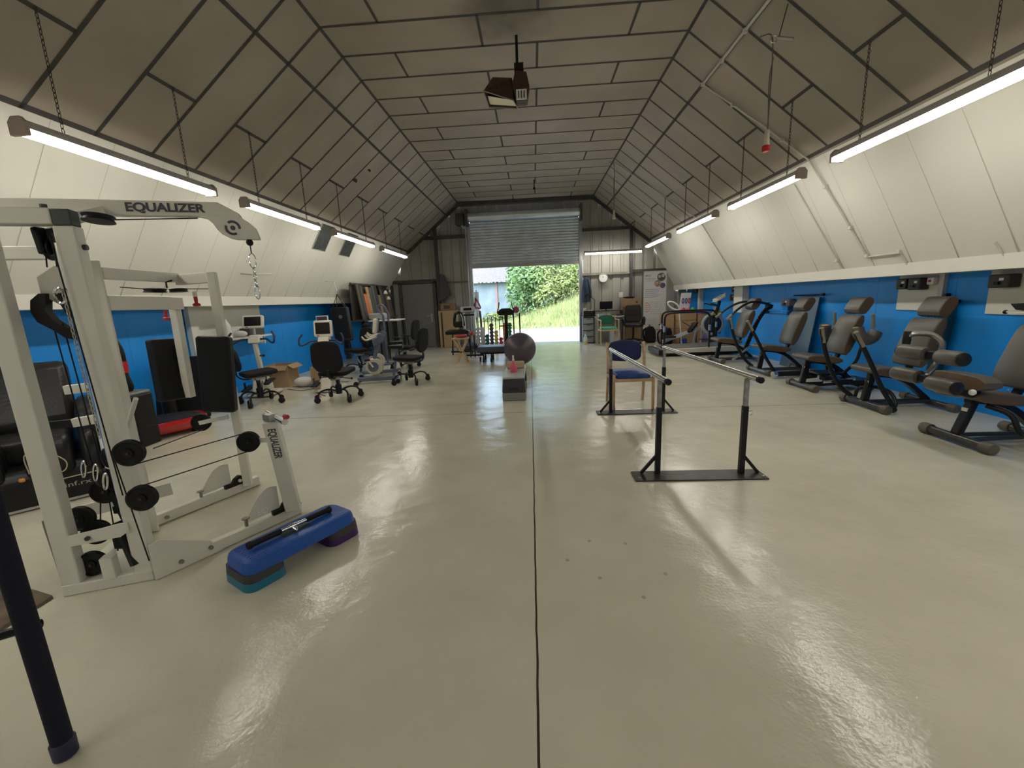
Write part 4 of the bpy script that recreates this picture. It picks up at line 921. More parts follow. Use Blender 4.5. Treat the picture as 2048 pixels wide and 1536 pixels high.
def ergo(label, c, rz, lit=False):
    """ergometer seen from its left side: rider faces local -x"""
    t = thing('exercise_bike', label, 'exercise bike', c, rz); K = dict(parent=t, world=False)
    make('base_frame', MB().bar((-.30, 0, .08), (.42, 0, .07), .09, .07), M_bgrey, bev=.012, **K)
    for x in (-.30, .42):
        b = make('cross_foot', MB().cyl((x, -.22, .04), (x, .22, .04), .03, 12), mat('grey lacquer', (.3, .32, .35), .4), **K)
        for s in (-1, 1): make('foot_roller', MB().cyl((x, s*.2, .04), (x, s*.25, .04), .04, 14), M_tyre, b, world=False)
    fw = make('flywheel_cover', MB().lathe([(.05, -.05), (.14, -.045), (.155, -.02), (.155, .02), (.14, .045), (.05, .05)], (.02, 0, .30), (0, 1, 0), 28), mat('beige plastic cover', (.50, .45, .36), .4), **K)
    make('hub_cover', MB().lathe([(.09, 0), (.085, .012), (.045, .014), (.04, .006)], (.0, -.05, .30), (0, -1, 0), 20), M_bgrey, fw, world=False)
    for s in (-1, 1):
        cr = make('crank', MB().bar((0, s*.07, .30), (s*.08, s*.08, .30 - s*.14), .02, .03), M_chrome, **K)
        make('pedal', MB().box((s*.08, s*.13, .30 - s*.14), (.09, .08, .03)), M_wheel, cr, world=False)
    make('front_post', MB().bar((.0, 0, .34), (.14, 0, .80), .07, .06), M_bgrey, bev=.015, **K)
    make('handle_fairing', MB().prism([(.04, .66), (.22, .74), (.26, .84), (.16, .90), (.02, .78)], (0, -.07, 0), (1, 0, 0), (0, 0, 1), (0, .14, 0)), M_bgrey, bev=.02, seg=3, **K)
    for s in (-1, 1): make('handlebar', MB().tube(crom([(.12, s*.05, .83), (.05, s*.18, .82), (-.06, s*.23, .80), (-.12, s*.21, .86)], 4), .016, 8), mat('beige plastic cover', 0), **K)
    up = Vector((.15, 0, 1)).normalized(); f = Vector((-1, 0, .15)).normalized(); ct = Vector((.10, 0, 1.03))
    cn = make('console', MB().prism(rrect(.25, .25, .02), ct - f*.03, (0, 1, 0), up, f*.06), M_cream if lit else M_bgrey, bev=.01, **K)
    make('screen', MB().prism(rrect(.17, .15, .006), ct + f*.031 + up*.02, (0, 1, 0), up, f*.002), mat('lit pale green display', (.45, .6, .42), .3, emit=.6) if lit else M_screen, cn, world=False)
    make('seat_post', MB().bar((.34, 0, .1), (.44, 0, .60), .045, .045), M_bgrey, bev=.008, **K)
    make('saddle', MB().prism([(-.14, -.03), (-.02, -.06), (.12, -.12), (.14, 0), (.12, .12), (-.02, .06), (-.14, .03)], (.42, 0, .60), (1, 0, 0), (0, 1, 0), (0, 0, .07)), M_lea, bev=.02, seg=3, **K)
    return t
ergo('blue grey ergometer bike with a lit pale display, near the middle of the bike group', (-2.93, 7.45, 0), .25, True)
ergo('blue grey ergometer bike with dark blue console back, behind the one with the lit display', (-3.18, 8.25, 0), .35)
# second small screen seen over the square one
t = thing('tablet_stand', 'small white framed screen on a thin stand behind the square bike screen', 'screen', (-4.05, 8.0, 0))
make('screen_frame', MB().box((-4.05, 8.0, 1.15), (.24, .03, .17)), M_cream, t, bev=.008); make('screen', MB().box((-4.05, 7.983, 1.155), (.20, .004, .13)), mat('violet dark screen', (.06, .05, .09), .2), t)
make('stand', MB().cyl((-4.05, 8.01, .03), (-4.05, 8.01, 1.08), .015, 10).cyl((-4.05, 8.01, 0), (-4.05, 8.01, .03), .14, 20), M_frame, t)
# floor clutter
M_card = mat('brown cardboard', (.38, .25, .13), .8, noise=.08, nscale=5)
def carton(label, x0, x1, y0, y1, z0, z1, rz=0, open_=False, group=None, m=None, mark=False):
    c = Vector(((x0+x1)/2, (y0+y1)/2, z0)); t = thing('cardboard_box', label, 'cardboard box', c, rz, group); K = dict(parent=t, world=False)
    w_, d_, h = x1-x0, y1-y0, z1-z0; k = .006; mb = MB()
    mb.box((0, 0, k/2), (w_, d_, k)); mb.box((-w_/2, 0, h/2), (k, d_, h)); mb.box((w_/2, 0, h/2), (k, d_, h)); mb.box((0, -d_/2, h/2), (w_, k, h)); mb.box((0, d_/2, h/2), (w_, k, h))
    make('body', mb, m or M_card, **K)
    if open_:
        make('flap', MB().box((w_/2 + .05, 0, h - .03), (.12, d_, k), ry=.6), m or M_card, **K); make('flap', MB().box((0, -d_/2 - .05, h - .04), (w_, .12, k), rx=.7), m or M_card, **K)
    else:
        make('flap', MB().box((0, -d_/4, h + .003), (w_, d_/2 - .002, .005)), m or M_card, **K); make('flap', MB().box((0, d_/4, h + .003), (w_, d_/2 - .002, .005)), m or M_card, **K)
        make('tape', MB().box((0, 0, h + .007), (w_, .05, .002)).box((0, -d_/2 - .004, h - .03), (.05, .002, .06)), mat('brown packing tape', (.30, .19, .09), .3), **K)
    if mark: make('print_mark', MB().box((w_*.28, -d_/2 - .004, h*.55), (w_*.12, .002, h*.25)), mat('dark print', (.05, .04, .03), .6), **K)
    return t
carton('open cardboard box on the floor behind the chair at the white wall shelf', -4.85, -4.45, 7.25, 7.65, 0, .40, .1, True)
carton('dark grey flat box with a red lid edge by the blue wall', -4.95, -4.72, 7.85, 8.1, 0, .10, m=mat('dark grey card', (.07, .06, .06), .7))
solo('cushion', MB().sph((0, 0, .09), .15, 16, 10, (1.2, .9, .6)), mat('white vinyl cushion', (.62, .60, .56), .5), 'white cushion on the floor beside the open cardboard box', 'cushion', (0, 0, 0)).location = (-4.18, 7.3, 0)
carton('small stack box under the near bike with brown sides', -3.95, -3.70, 7.15, 7.4, 0, .36, -.1)
for i, (pts, lb) in enumerate((([(-4.35, 7.05, .008), (-4.0, 6.9, .008), (-3.8, 7.1, .008), (-3.5, 6.95, .008), (-3.3, 6.75, .008)], 'grey cable looping over the floor towards the near bike'),
                ([(-4.4, 7.3, .008), (-4.05, 7.25, .008), (-3.75, 6.85, .008), (-3.55, 6.6, .008), (-3.35, 6.4, .008)], 'grey cable running to a pink plug on the floor'),
                ([(-4.7, 8.15, .008), (-4.3, 8.0, .008), (-3.9, 7.8, .008), (-3.5, 7.6, .008)], 'grey cable near the blue wall behind the bikes'))):
    solo('floor_cable', MB().tube(crom(pts, 6), .006, 6), mat('grey cable sheath', (.12, .12, .11), .6), lb, 'cable', pts[0])
solo('plug', MB().box((-3.42, 6.30, .02), (.09, .05, .035), rz=.7), mat('pink plastic', (.55, .22, .18), .5), 'pink plug lying on the floor left of the near chair', 'plug', (-3.42, 6.3, .0), bev=.008)
# punch pad hanging from the slope
t = thing('punch_pad', 'black rectangular punch pad hanging by straps from the white slope', 'punch pad', (-4.13, 9.0, .66))
make('pad_body', MB().prism(rrect(.35, .72, .03), (-4.13, 8.92, 1.02), (1, 0, 0), (-.05, 0, 1), (0, .16, 0)), mat('black upholstery', 0), t, bev=.02, seg=3)
make('badge', MB().lathe([(.001, 0), (.04, .001), (.04, .003), (.001, .004)], (-4.11, 8.915, 1.18), (0, -1, 0), 20), mat('grey badge', (.12, .12, .13), .4), t)
mb = MB()
for x in (-4.28, -4.20, -4.02, -3.98): mb.cyl((x, 8.98, 1.37), (-4.17, 9.0, 1.66), .006, 6)
make('strap', mb, M_frame, t); make('chain', chain_mb((-4.17, 9.0, 1.66), (-4.19, 9.0, 1.92), .004, .04, .012), mat('zinc chain', 0), t)
make('bracket', MB().cyl((-4.385, 9.0, 1.93), (-4.17, 9.0, 1.925), .012, 8), mat('white powder bracket', (.6, .6, .56), .5), t)
t = thing('wall_hook', 'white bracket arm with a steel tip sticking out of the left white slope', 'hook', (-4.35, 6.45, 2.0))
make('arm', MB().cyl((-4.28, 6.5, 1.93), (-4.0, 6.5, 1.92), .013, 10), M_wp, t); make('tip', MB().cyl((-4.3, 6.5, 1.925), (-4.5, 6.48, 1.95), .010, 8), mat('dull steel', 0), t); make('hook', MB().tube([(-4.0, 6.5, 1.92), (-3.97, 6.5, 1.93), (-3.965, 6.5, 1.96)], .007, 6), M_wp, t)

# ---------------------------------------------------------------- white wall patch with shelf, left
solo('wall_panel', MB().bx(XL, XL + .02, 6.15, 7.75, .95, LZ0), M_wp, 'white painted panel on the left blue wall behind the tilted bike screen', 'panel', (XL, 6.9, 1.2))
solo('wall_post', MB().bx(XL + .02, XL + .10, 6.0, 6.14, 0, LZ0), M_wp, 'white boxed post on the left blue wall behind the multigym', 'post', (XL + .05, 6.07, 0))
t = thing('wall_shelf', 'white shelf on the left wall carrying a bottle and paper towels', 'shelf', (XL + .2, 6.9, .95))
make('board', MB().bx(XL + .02, XL + .30, 6.3, 7.6, .93, .955), M_wp, t); make('bracket', MB().bx(XL + .02, XL + .26, 6.5, 6.53, .80, .93), M_wp, t); make('bracket', MB().bx(XL + .02, XL + .26, 7.4, 7.43, .80, .93), M_wp, t)
def spray(label, c, body, head, h=.2, r=.04, trans=0):
    t = thing('spray_bottle', label, 'bottle', c); K = dict(parent=t, world=False)
    make('bottle', MB().lathe([(r*.9, 0), (r, .01), (r, h*.5), (r*.75, h*.72), (r*.38, h*.88), (r*.36, h)]), body, **K)
    make('trigger_head', MB().lathe([(.018, h), (.018, h + .02), (.012, h + .025), (.012, h + .05)]).box((0, -.012, h + .06), (.025, .06, .025)).bar((0, -.02, h + .05), (0, -.045, h + .015), .01, .012), head, bev=.003, **K)
    return t
spray('large white spray bottle on the shelf beside the tilted bike screen', (XL + .16, 6.62, .956), mat('white plastic shell', 0), mat('white plastic shell', 0), .32, .08)
solo('paper_towel', MB().sph((0, 0, .05), .09, 12, 8, (1.2, .8, .6)), mat('crumpled white paper', (.65, .66, .70), .8, bump=1, bscale=20), 'crumpled white paper towel lying on the left wall shelf', 'paper towel', (0, 0, 0)).location = (XL + .16, 6.95, .956)
solo('shelf_box', MB().bx(XL + .04, XL + .22, 7.1, 7.5, .956, 1.09), mat('dark grey card', 0), 'dark grey box on the left wall shelf right of the paper towel', 'box', (XL + .13, 7.3, .956), bev=.005)
# ---------------------------------------------------------------- shelf of timber at the far left
t = thing('timber_rack', 'dark timber rack under the slope at the far end of the left wall', 'rack', (-4.6, 11.2, 1.1))
M_dw = mat('dark stained timber', (.045, .035, .026), .7, noise=.3)
make('shelf_board', MB().bx(-5.15, -4.05, 10.05, 12.6, 1.02, 1.06), M_dw, t); make('back_panel', MB().bx(-4.345, -4.325, 10.05, 12.6, 1.06, 1.90), M_dw, t)
make('top_rail', MB().bar((-4.305, 10.05, 1.92), (-4.305, 12.6, 1.92), .05, .04), M_dw, t); make('rack_post', MB().bx(-5.1, -5.0, 11.15, 11.25, 0, 1.02), M_dw, t); make('rack_post', MB().bx(-5.1, -5.0, 12.45, 12.55, 0, 1.02), M_dw, t)
cols = [(.055, .05, .042), (.05, .045, .04), (.45, .13, .05), (.32, .22, .11), (.06, .065, .055), (.08, .085, .08), (.045, .04, .035), (.30, .20, .10), (.09, .085, .075), (.035, .032, .03), (.18, .11, .06), (.10, .07, .045)]
nms = ['charcoal', 'grey black', 'orange', 'pale pine', 'dark green grey', 'slate grey', 'near black', 'light brown', 'mid grey', 'black', 'brown', 'dark brown']
for i, c in enumerate(cols):
    y = 10.25 + i * .195; m = mat('board ' + nms[i], c, .7, noise=.15)
    h = (.86, .82, .62, .80, .78, .84, .88, .6, .84, .8, .7, .78)[i]
    solo('board', MB().prism([(-.08 if i != 2 else -.10, 0), (.08 if i != 2 else .115, 0), (.08 if i != 2 else .115, h), (-.08 if i != 2 else -.10, h)], (0, 0, 0), (0, 1, 0), (-.12, 0, 1), (.025, 0, 0)), m, nms[i] + ' board leaning in the timber rack at the far left', 'board', (0, 0, 0), group='boards in the timber rack', bev=.003).location = (-4.15, y, 1.062)
for i, (y, c, nm) in enumerate(((11.5, (.55, .55, .5), 'grey'), (11.7, (.5, .5, .46), 'white'))):
    t = thing('hanging_lamp', nm + ' small lamp head clipped on the timber rack', 'lamp', (-4.15, y, 1.7)); make('head', MB().lathe([(.02, .05), (.03, .04), (.055, -.03), (.05, -.035)], (-3.98, y, 1.72 - i*.15)), mat('lamp grey %d' % i, c, .5), t); make('cord', MB().cyl((-3.98, y, 1.76 - i*.15), (-4.28, y, 1.94), .005, 6), M_frame, t)
# table with white frame, grey cushion and hung black coats at the far left
t = thing('side_table', 'white edged high table beside the far left wheeled chair', 'table', (-3.55, 10.4, 0))
make('tabletop', MB().bx(-4.03, -3.3, 10.2, 10.85, 1.0, 1.03), M_wp, t, bev=.004)
for x in (-3.77, -3.35):
    for y in (10.25, 10.8): make('leg', MB().bx(x - .015, x + .015, y - .015, y + .015, 0, 1.0), M_frame, t)
solo('bolster', MB().prism(rrect(.38, .16, .05), (-3.90, 10.4, 1.115), (1, 0, 0), (0, 0, 1), (0, .3, 0)), mat('grey bolster cloth', (.30, .29, .27), .8), 'grey bolster cushion on the white edged table in front of the timber rack', 'cushion', (-3.9, 10.5, 1.03), bev=.03, seg=3)
t = thing('low_cupboard', 'dark cupboard under the grey bolster at the far left', 'cupboard', (-4.0, 10.5, 0)); make('body', MB().bx(-4.02, -3.80, 10.3, 10.8, 0, .985), M_dw, t, bev=.005); make('door', MB().bx(-4.0, -3.82, 10.28, 10.3, .05, .97), mat('blue grey lacquer', 0), t)
solo('hanging_coat', MB().lathe([(.02, .0), (.09, -.06), (.12, -.3), (.13, -.55), (.11, -.58)], (0, 0, 0), n=14), M_fab, 'black coat hanging in front of the blue wall by the timber rack', 'coat', (0, 0, 0)).location = (-4.02, 10.0, 1.0)
t = thing('curved_arm_lamp', 'grey curved arm of a tall machine rising beside the grey bolster', 'exercise machine', (-3.45, 9.8, 0))
make('post', MB().cyl((-3.5, 9.8, 0), (-3.5, 9.8, 1.15), .025, 12), M_bgrey, t); make('curved_arm', MB().tube(crom([(-3.5, 9.8, 1.15), (-3.62, 9.8, 1.32), (-3.52, 9.8, 1.40), (-3.42, 9.8, 1.30), (-3.36, 9.8, 1.12), (-3.4, 9.8, 1.02)], 5), .022, 10), M_bgrey, t); make('foot', MB().cyl((-3.5, 9.8, 0), (-3.5, 9.8, .03), .16, 20), M_bgrey, t)
# ================================================================ middle of the floor
t = thing('step_bench', 'grey and black step bench in the centre of the floor, pink spray bottle on top', 'step', (-.30, 6.25, 0))
M_sg = mat('mid grey plastic', (.20, .20, .185), .5); M_sl = mat('light grey plastic', (.42, .44, .44), .4); M_sk = mat('charcoal plastic', (.035, .037, .045), .5)
for y0, y1 in ((5.72, 5.98), (6.55, 6.8)):
    make('riser', MB().bx(-.47, -.145, y0, y1, 0, .115), M_sg, t, bev=.012)
    make('end_block', MB().prism([(-.165, .115), (.165, .115), (.15, .31), (-.15, .31)], (-.307, y0 + .005, 0), (1, 0, 0), (0, 0, 1), (0, y1 - y0 - .01, 0)), M_sk, t, bev=.012)
make('top', MB().prism(rrect(.31, 1.08, .04), (-.307, 6.26, .31), (1, 0, 0), (0, 1, 0), (0, 0, .03)), M_sl, t, bev=.008)
make('front_recess', MB().bx(-.38, -.24, 5.718, 5.726, .15, .19), mat('dark navy inset', (.015, .018, .03), .5), t)
spray('pink spray bottle with white trigger standing on the grey step bench', (-.32, 6.12, .341), mat('pink liquid bottle', (.62, .10, .16), .3), mat('white plastic shell', 0), .17, .052)
solo('foam_block', MB().bx(-.44, -.17, 6.42, 6.52, .341, .45), mat('tan foam', (.42, .34, .20), .8), 'tan foam block on the grey step bench behind the pink bottle', 'block', (-.3, 6.47, .341), bev=.02, seg=3)
t = thing('gym_ball', 'large grey violet gym ball on the floor behind the step bench', 'ball', (-.32, 9.1, 0))
make('ball', MB().sph((-.32, 9.1, .345), .345, 48, 28), mat('grey violet rubber', (.085, .065, .085), .38), t)
mb = MB()
for k in range(-6, 7):
    a = k * .11; r = .345 * math.cos(a) + .0005; mb.tube([(-.32 + r*math.cos(q), 9.1 + r*math.sin(q), .345 + .345*math.sin(a)) for q in [2*PI*j/40 for j in range(40)]], .0016, 4, closed=True)
make('ball_ribs', mb, MATS['grey violet rubber'], t)
t = thing('therapy_bench', 'low dark blue padded bench on black castors behind the gym ball', 'bench', (-1.0, 9.5, 0))
make('padded_top', MB().prism(rrect(1.15, .55, .04), (-.75, 9.80, .23), (1, 0, 0), (0, 1, 0), (0, 0, .13)), mat('slate blue vinyl', (.05, .058, .085), .45), t, bev=.02, seg=3)
make('frame', MB().bx(-1.25, -.25, 9.57, 10.03, .19, .23), M_frame, t)
for x in (-1.18, -1.0, -.35):
    for y in (9.6, 10.0):
        l_ = make('leg', MB().cyl((x, y, .1), (x, y, .2), .016, 10), M_frame, t); make('caster', MB().cyl((x - .02, y, .055), (x + .02, y, .055), .055, 16), M_tyre, l_)
t = thing('iv_stand', 'red and black wheeled stand at the left edge of the doorway', 'stand', (-1.52, 9.8, 0))
for x in (-1.50, -1.40): make('upright', MB().cyl((x, 9.8, .1), (x, 9.8, .62), .014, 10), M_frame, t)
make('base_bar', MB().bx(-1.62, -1.2, 9.78, 9.82, .13, .17), M_frame, t)
make('red_clamp', MB().sph((-1.46, 9.8, .66), .05, 12, 8), M_red, t)
for x in (-1.58, -1.28):
    make('caster', MB().cyl((x - .015, 9.8, .05), (x + .015, 9.8, .05), .05, 16), M_tyre, t)
# folding wooden stool with red cloth
t = thing('folding_stool', 'folding beech stool with crossed legs carrying a red cloth', 'stool', (-1.68, 9.55, 0))
make('seat', MB().bx(-1.86, -1.50, 9.40, 9.72, .56, .59), M_wood, t, bev=.005)
for y in (9.44, 9.68):
    make('leg', MB().bar((-1.80, y, 0), (-1.52, y, .56), .022, .035), M_wood, t); make('leg', MB().bar((-1.52, y, 0), (-1.82, y, .56), .022, .035), M_wood, t)
make('cross_rail', MB().cyl((-1.66, 9.44, .28), (-1.66, 9.68, .28), .01, 8), M_wood, t)
solo('red_cloth', MB().sph((0, 0, 0), .13, 16, 8, (1.15, .8, .28)), mat('red cloth', (.45, .05, .05), .9, bump=.5, bscale=30), 'red cloth bunched on the folding beech stool', 'cloth', (0, 0, 0)).location = (-1.66, 9.56, .625)
# recumbent seat
t = thing('recumbent_stepper', 'black ring backed seat of a recumbent stepper left of the doorway', 'exercise machine', (-1.95, 11.2, 0))
pts = [(-.12, 0), (.14, 0), (.12, .3), (.07, .37), (-.07, .37), (-.12, .28)]; M_bp = mat('black satin plastic', 0)
mb = MB().tube([Vector((-2.0 + x, 11.3 - .03*0, .74 + z)) for x, z in [(.13, .02), (.115, .2), (.08, .34), (0, .375), (-.08, .34), (-.11, .2), (-.12, .02)]], .04, 10)
make('ring_back', mb, M_bp, t); make('lumbar_pad', MB().box((-2.0, 11.28, .80), (.26, .07, .16)), M_bp, t, bev=.03, seg=3)
make('seat', MB().prism([(-.3, 0), (.28, 0), (.32, .08), (.22, .12), (-.24, .12), (-.32, .08)], (-2.02, 11.0, .55), (1, 0, 0), (0, 0, 1), (0, .36, 0)), M_bp, t, bev=.03, seg=3)
make('silver_edge', MB().tube(crom([(-1.88, 11.2, .75), (-1.88, 11.2, .95), (-1.93, 11.2, 1.08)], 4), .012, 8), M_silver, t)
make('frame', MB().bx(-2.22, -1.62, 11.1, 11.15, .07, .11).bar((-2.18, 11.12, .1), (-2.15, 11.12, .55), .035).bar((-1.68, 11.12, .1), (-1.75, 11.12, .55), .035), M_frame, t)
for x in (-2.18, -1.66): make('caster', MB().cyl((x - .012, 11.12, .035), (x + .012, 11.12, .035), .035, 12), M_tyre, t)
# treadmill like console behind
t = thing('treadmill_console', 'grey treadmill with upright console standing left of the doorway', 'treadmill', (-1.95, 12.6, 0))
make('deck', MB().bx(-2.20, -1.72, 11.85, 13.0, .06, .16), M_sk, t, bev=.02); make('upright', MB().bar((-2.08, 12.7, .1), (-2.06, 12.5, 1.12), .06, .05), M_wp, t); make('upright', MB().bar((-1.76, 12.7, .1), (-1.78, 12.5, 1.12), .06, .05), M_wp, t)
make('console', MB().box((-1.92, 12.45, 1.16), (.42, .10, .16), rx=-.3), mat('light grey plastic', 0), t, bev=.015); make('display', MB().box((-1.92, 12.395, 1.17), (.24, .01, .07), rx=-.3), M_screen, t); make('handrail', MB().bx(-2.12, -1.72, 12.3, 12.36, .98, 1.03), M_frame, t)
# red resistance bands and stick by the jamb
t = thing('band_rack', 'white pole hung with red resistance bands beside the left door jamb', 'rack', (-1.72, 12.9, 0))
make('pole', MB().cyl((-1.70, 12.9, 0), (-1.70, 12.9, 1.72), .018, 10), mat('white plastic shell', 0), t)
make('red_band', MB().tube(crom([(-1.70, 12.88, 1.45), (-1.63, 12.88, 1.3), (-1.60, 12.88, 1.18), (-1.72, 12.88, 1.2), (-1.78, 12.88, 1.25), (-1.72, 12.88, 1.45)], 4), .022, 8), M_red, t)
make('red_band', MB().tube(crom([(-1.62, 12.88, 1.1), (-1.60, 12.88, .7), (-1.63, 12.88, .3)], 4), .03, 8), mat('dark red band', (.12, .02, .02), .6), t)
make('blue_band', MB().cyl((-1.76, 12.88, 1.15), (-1.74, 12.88, 1.5), .02, 8), M_nbar, t)
make('foot', MB().cyl((-1.70, 12.9, 0), (-1.70, 12.9, .03), .14, 18), M_frame, t)
# ---------------------------------------------------------------- wooden cabinet and box
t = thing('wooden_cabinet', 'pale wood cabinet beside the grey door', 'cabinet', (-2.6, 13.2, 0)); M_pale = mat('pale beech veneer', (.42, .29, .15), .5, noise=.06, nscale=3)
make('body', MB().bx(-2.92, -2.35, 13.0, 13.4, 0, 1.14), M_pale, t, bev=.004); make('dark_edge', MB().bx(-2.85, -2.80, 12.992, 13.0, .02, 1.1), M_dw, t); make('door', MB().bx(-2.79, -2.37, 12.985, 13.0, .03, 1.1), M_pale, t, bev=.003)
t = thing('wooden_crate', 'brown wooden box with dark print on top of the pale cabinet', 'box', (-2.6, 13.2, 1.142))
make('body', MB().bx(-2.84, -2.41, 13.02, 13.34, 1.142, 1.36), mat('brown box wood', (.22, .13, .06), .6, noise=.15), t, bev=.006); make('print_panel', MB().bx(-2.74, -2.55, 13.012, 13.02, 1.2, 1.3), mat('dark print', (.05, .04, .03), .6), t)
solo('grey_blanket', MB().prism([(-.22, 0), (.2, .25), (.02, .85), (-.12, .9), (-.2, .4)], (0, 0, 0), (1, 0, 0), (0, 0, 1), (0, .12, 0)), mat('dark grey cloth', (.07, .07, .075), .9, bump=.5, bscale=15), 'dark grey cloth hanging from the rail beside the grey door', 'cloth', (0, 0, 0), bev=.04).location = (-2.72, 13.2, 1.37)
# ---------------------------------------------------------------- dumbbell rack
t = thing('hand_weight_rack', 'brown upright bar rack holding coloured hand weights in the doorway', 'rack', (-1.2, 12.6, 0)); M_rb = mat('dark red brown steel', (.06, .018, .012), .5)
make('bottom_rail', MB().bx(-1.75, -.40, 12.34, 12.75, .05, .10), M_rb, t)
for i in range(9):
    x = -1.70 + i * .112; make('bar', MB().bx(x - .012, x + .012, 12.6, 12.63, .1, .92), M_rb, t)
for x in (-.60, -.42): make('bar', MB().bx(x - .02, x + .02, 12.6, 12.63, .1, 1.0), M_rb, t)
wc = [('white', (.55, .56, .58)), ('white', (.55, .56, .58)), ('dark green', (.01, .12, .08)), ('charcoal', (.06, .06, .065)), ('yellow', (.6, .55, .08)), ('crimson', (.6, .06, .08)), ('orange', (.75, .22, .04)), ('deep green', (.02, .18, .08))]
hs = (5, 5, 3, 6, 4, 2, 6, 6)
for i, ((nm, c), h) in enumerate(zip(wc, hs)):
    x = -1.655 + i * .134
    for k in range(h):
        t = thing('hand_weight', '%s hand weight in the brown upright rack in the doorway' % nm, 'hand weight', (x, 12.44, .102 + k*.105), 0, nm + ' hand weights in the upright rack')
        m = mat('weight ' + nm, c, .5)
        make('grip', MB().cyl((0, -.05, .05), (0, .08, .05), .016, 8), m, t, world=False)
        for y in (-.06, .07): make('head', MB().cyl((0, y, .0525), (0, y + .045, .0525), .062, 6), m, t, world=False)
# spin bike with red ball
t = thing('spin_bike', 'black exercise bike with raised handles silhouetted in the doorway', 'exercise bike', (-.78, 12.0, 0))
make('console', MB().prism([(-.2, 0), (.2, 0), (.26, .09), (.12, .19), (-.12, .19), (-.26, .09)], (-.78, 11.95, .97), (1, 0, 0), (0, 0, 1), (0, .08, 0)), M_bp, t, bev=.02, seg=3)
make('display', MB().bx(-.87, -.69, 11.935, 11.95, 1.03, 1.10), M_screen, t)
make('post', MB().bar((-.78, 12.0, .2), (-.78, 12.0, .98), .09, .07), M_bp, t, bev=.01)
for s, hgt in ((-1, 1.33), (1, 1.34)): make('handlebar', MB().tube(crom([(-.78 + s*.16, 11.95, .98), (-.78 + s*.23, 11.93, 1.08), (-.78 + s*.19, 11.92, 1.2), (-.78 + s*.17 , 11.9, hgt)], 5), .014, 8), M_bp, t)
make('body', MB().lathe([(.06, -.06), (.2, -.05), (.2, .05), (.06, .06)], (-.78, 12.05, .28), (1, 0, 0), 20), M_bp, t); make('base', MB().bx(-1.0, -.56, 11.8, 12.3, .0, .05), M_bp, t, bev=.01); make('shelf_arm', MB().bx(-.98, -.62, 11.95, 12.0, .66, .69), M_bp, t)
solo('red_ball', MB().sph((0, 0, 0), .10, 20, 12), mat('dull red rubber', (.28, .07, .07), .6), 'dull red ball held on top of the brown bars beside the bike console', 'ball', (0, 0, 0)).location = (-.51, 12.45, 1.10)
# ================================================================ office corner, right of the doorway
def office_table():
    t = thing('office_table', 'grey table with steel legs behind the green chair', 'table', (2.25, 13.0, 0))
    make('tabletop', MB().bx(1.80, 2.72, 12.75, 13.35, .76, .79), mat('light grey tabletop', (.45, .45, .43), .4), t, bev=.004)
    for x in (1.85, 2.67):
        for y in (12.8, 13.3): make('leg', MB().cyl((x, y, 0), (x, y, .76), .018, 10), M_silver, t)
office_table()
t = thing('desk_riser', 'black shelf riser standing on the grey table under the monitor', 'shelf', (2.25, 13.1, .79)); make('shelf_top', MB().bx(1.82, 2.68, 13.02, 13.34, .93, .95), M_dw, t)
for x in (1.84, 2.66): make('side', MB().bx(x - .01, x + .01, 13.02, 13.34, .79, .93), M_dw, t)
t = thing('monitor', 'black computer monitor on the desk riser below the wall clock', 'monitor', (2.18, 13.1, .95)); make('panel', MB().box((2.19, 13.1, 1.11), (.38, .03, .23)), M_bp, t, bev=.004); make('screen', MB().box((2.19, 13.083, 1.112), (.36, .003, .21)), M_screen, t); make('stand', MB().cyl((2.19, 13.12, .952), (2.19, 13.12, 1.02), .02, 10).box((2.19, 13.12, .956), (.18, .12, .008)), M_bp, t)
for nm, lb, x, w_, h, c in (('white_mug', 'white mug on the grey table left of the papers', 1.90, .09, .08, (.6, .6, .56)), ('yellow_mug', 'small pale yellow mug on the grey table below the monitor', 2.22, .09, .09, (.55, .5, .3)), ('photo_frame', 'small grey picture block on the grey table', 2.05, .15, .08, (.35, .35, .4)), ('phone', 'black desk phone on the right of the grey table', 2.52, .14, .06, (.03, .03, .03))):
    if 'mug' in nm: solo(nm, MB().lathe([(.035, 0), (.045, .01), (.045, h), (.04, h), (.038, .012)]).tube([(.043, 0, .02), (.068, 0, .03), (.068, 0, .06), (.043, 0, .07)], .006, 6), mat(nm, c, .4), lb, 'mug', (0, 0, 0)).location = (x, 12.85, .791)
    else: solo(nm, MB().box((0, 0, h/2), (w_, .06, h)), mat(nm, c, .5), lb, 'picture' if 'photo' in nm else 'phone', (0, 0, 0), bev=.008).location = (x, 12.85, .791)
t = thing('desk_lamp', 'black angled desk lamp behind the drawer tower', 'lamp', (1.85, 13.2, .79)); make('base', MB().cyl((1.85, 13.2, .79), (1.85, 13.2, .81), .07, 16), M_bp, t); make('arm', MB().cyl((1.85, 13.2, .81), (1.86, 13.2, 1.28), .010, 8), M_bp, t); make('arm', MB().cyl((1.86, 13.2, 1.28), (1.64, 13.15, 1.47), .010, 8), M_bp, t); make('lamp_head', MB().lathe([(.015, 0), (.03, .03), (.05, .09), (.045, .09)], (1.65, 13.15, 1.48), (-.6, 0, -.5), 14), M_bp, t)
t = thing('drawer_tower', 'dark drawer tower with clear drawers at the right door jamb', 'drawers', (1.63, 12.9, 0)); M_tray = mat('cloudy clear plastic', (.28, .29, .30), .3)
make('frame', MB().bx(1.48, 1.80, 12.96, 13.3, 0, .80).bx(1.48, 1.80, 12.9, 12.96, .78, .80), mat('charcoal plastic', 0), t, bev=.004)
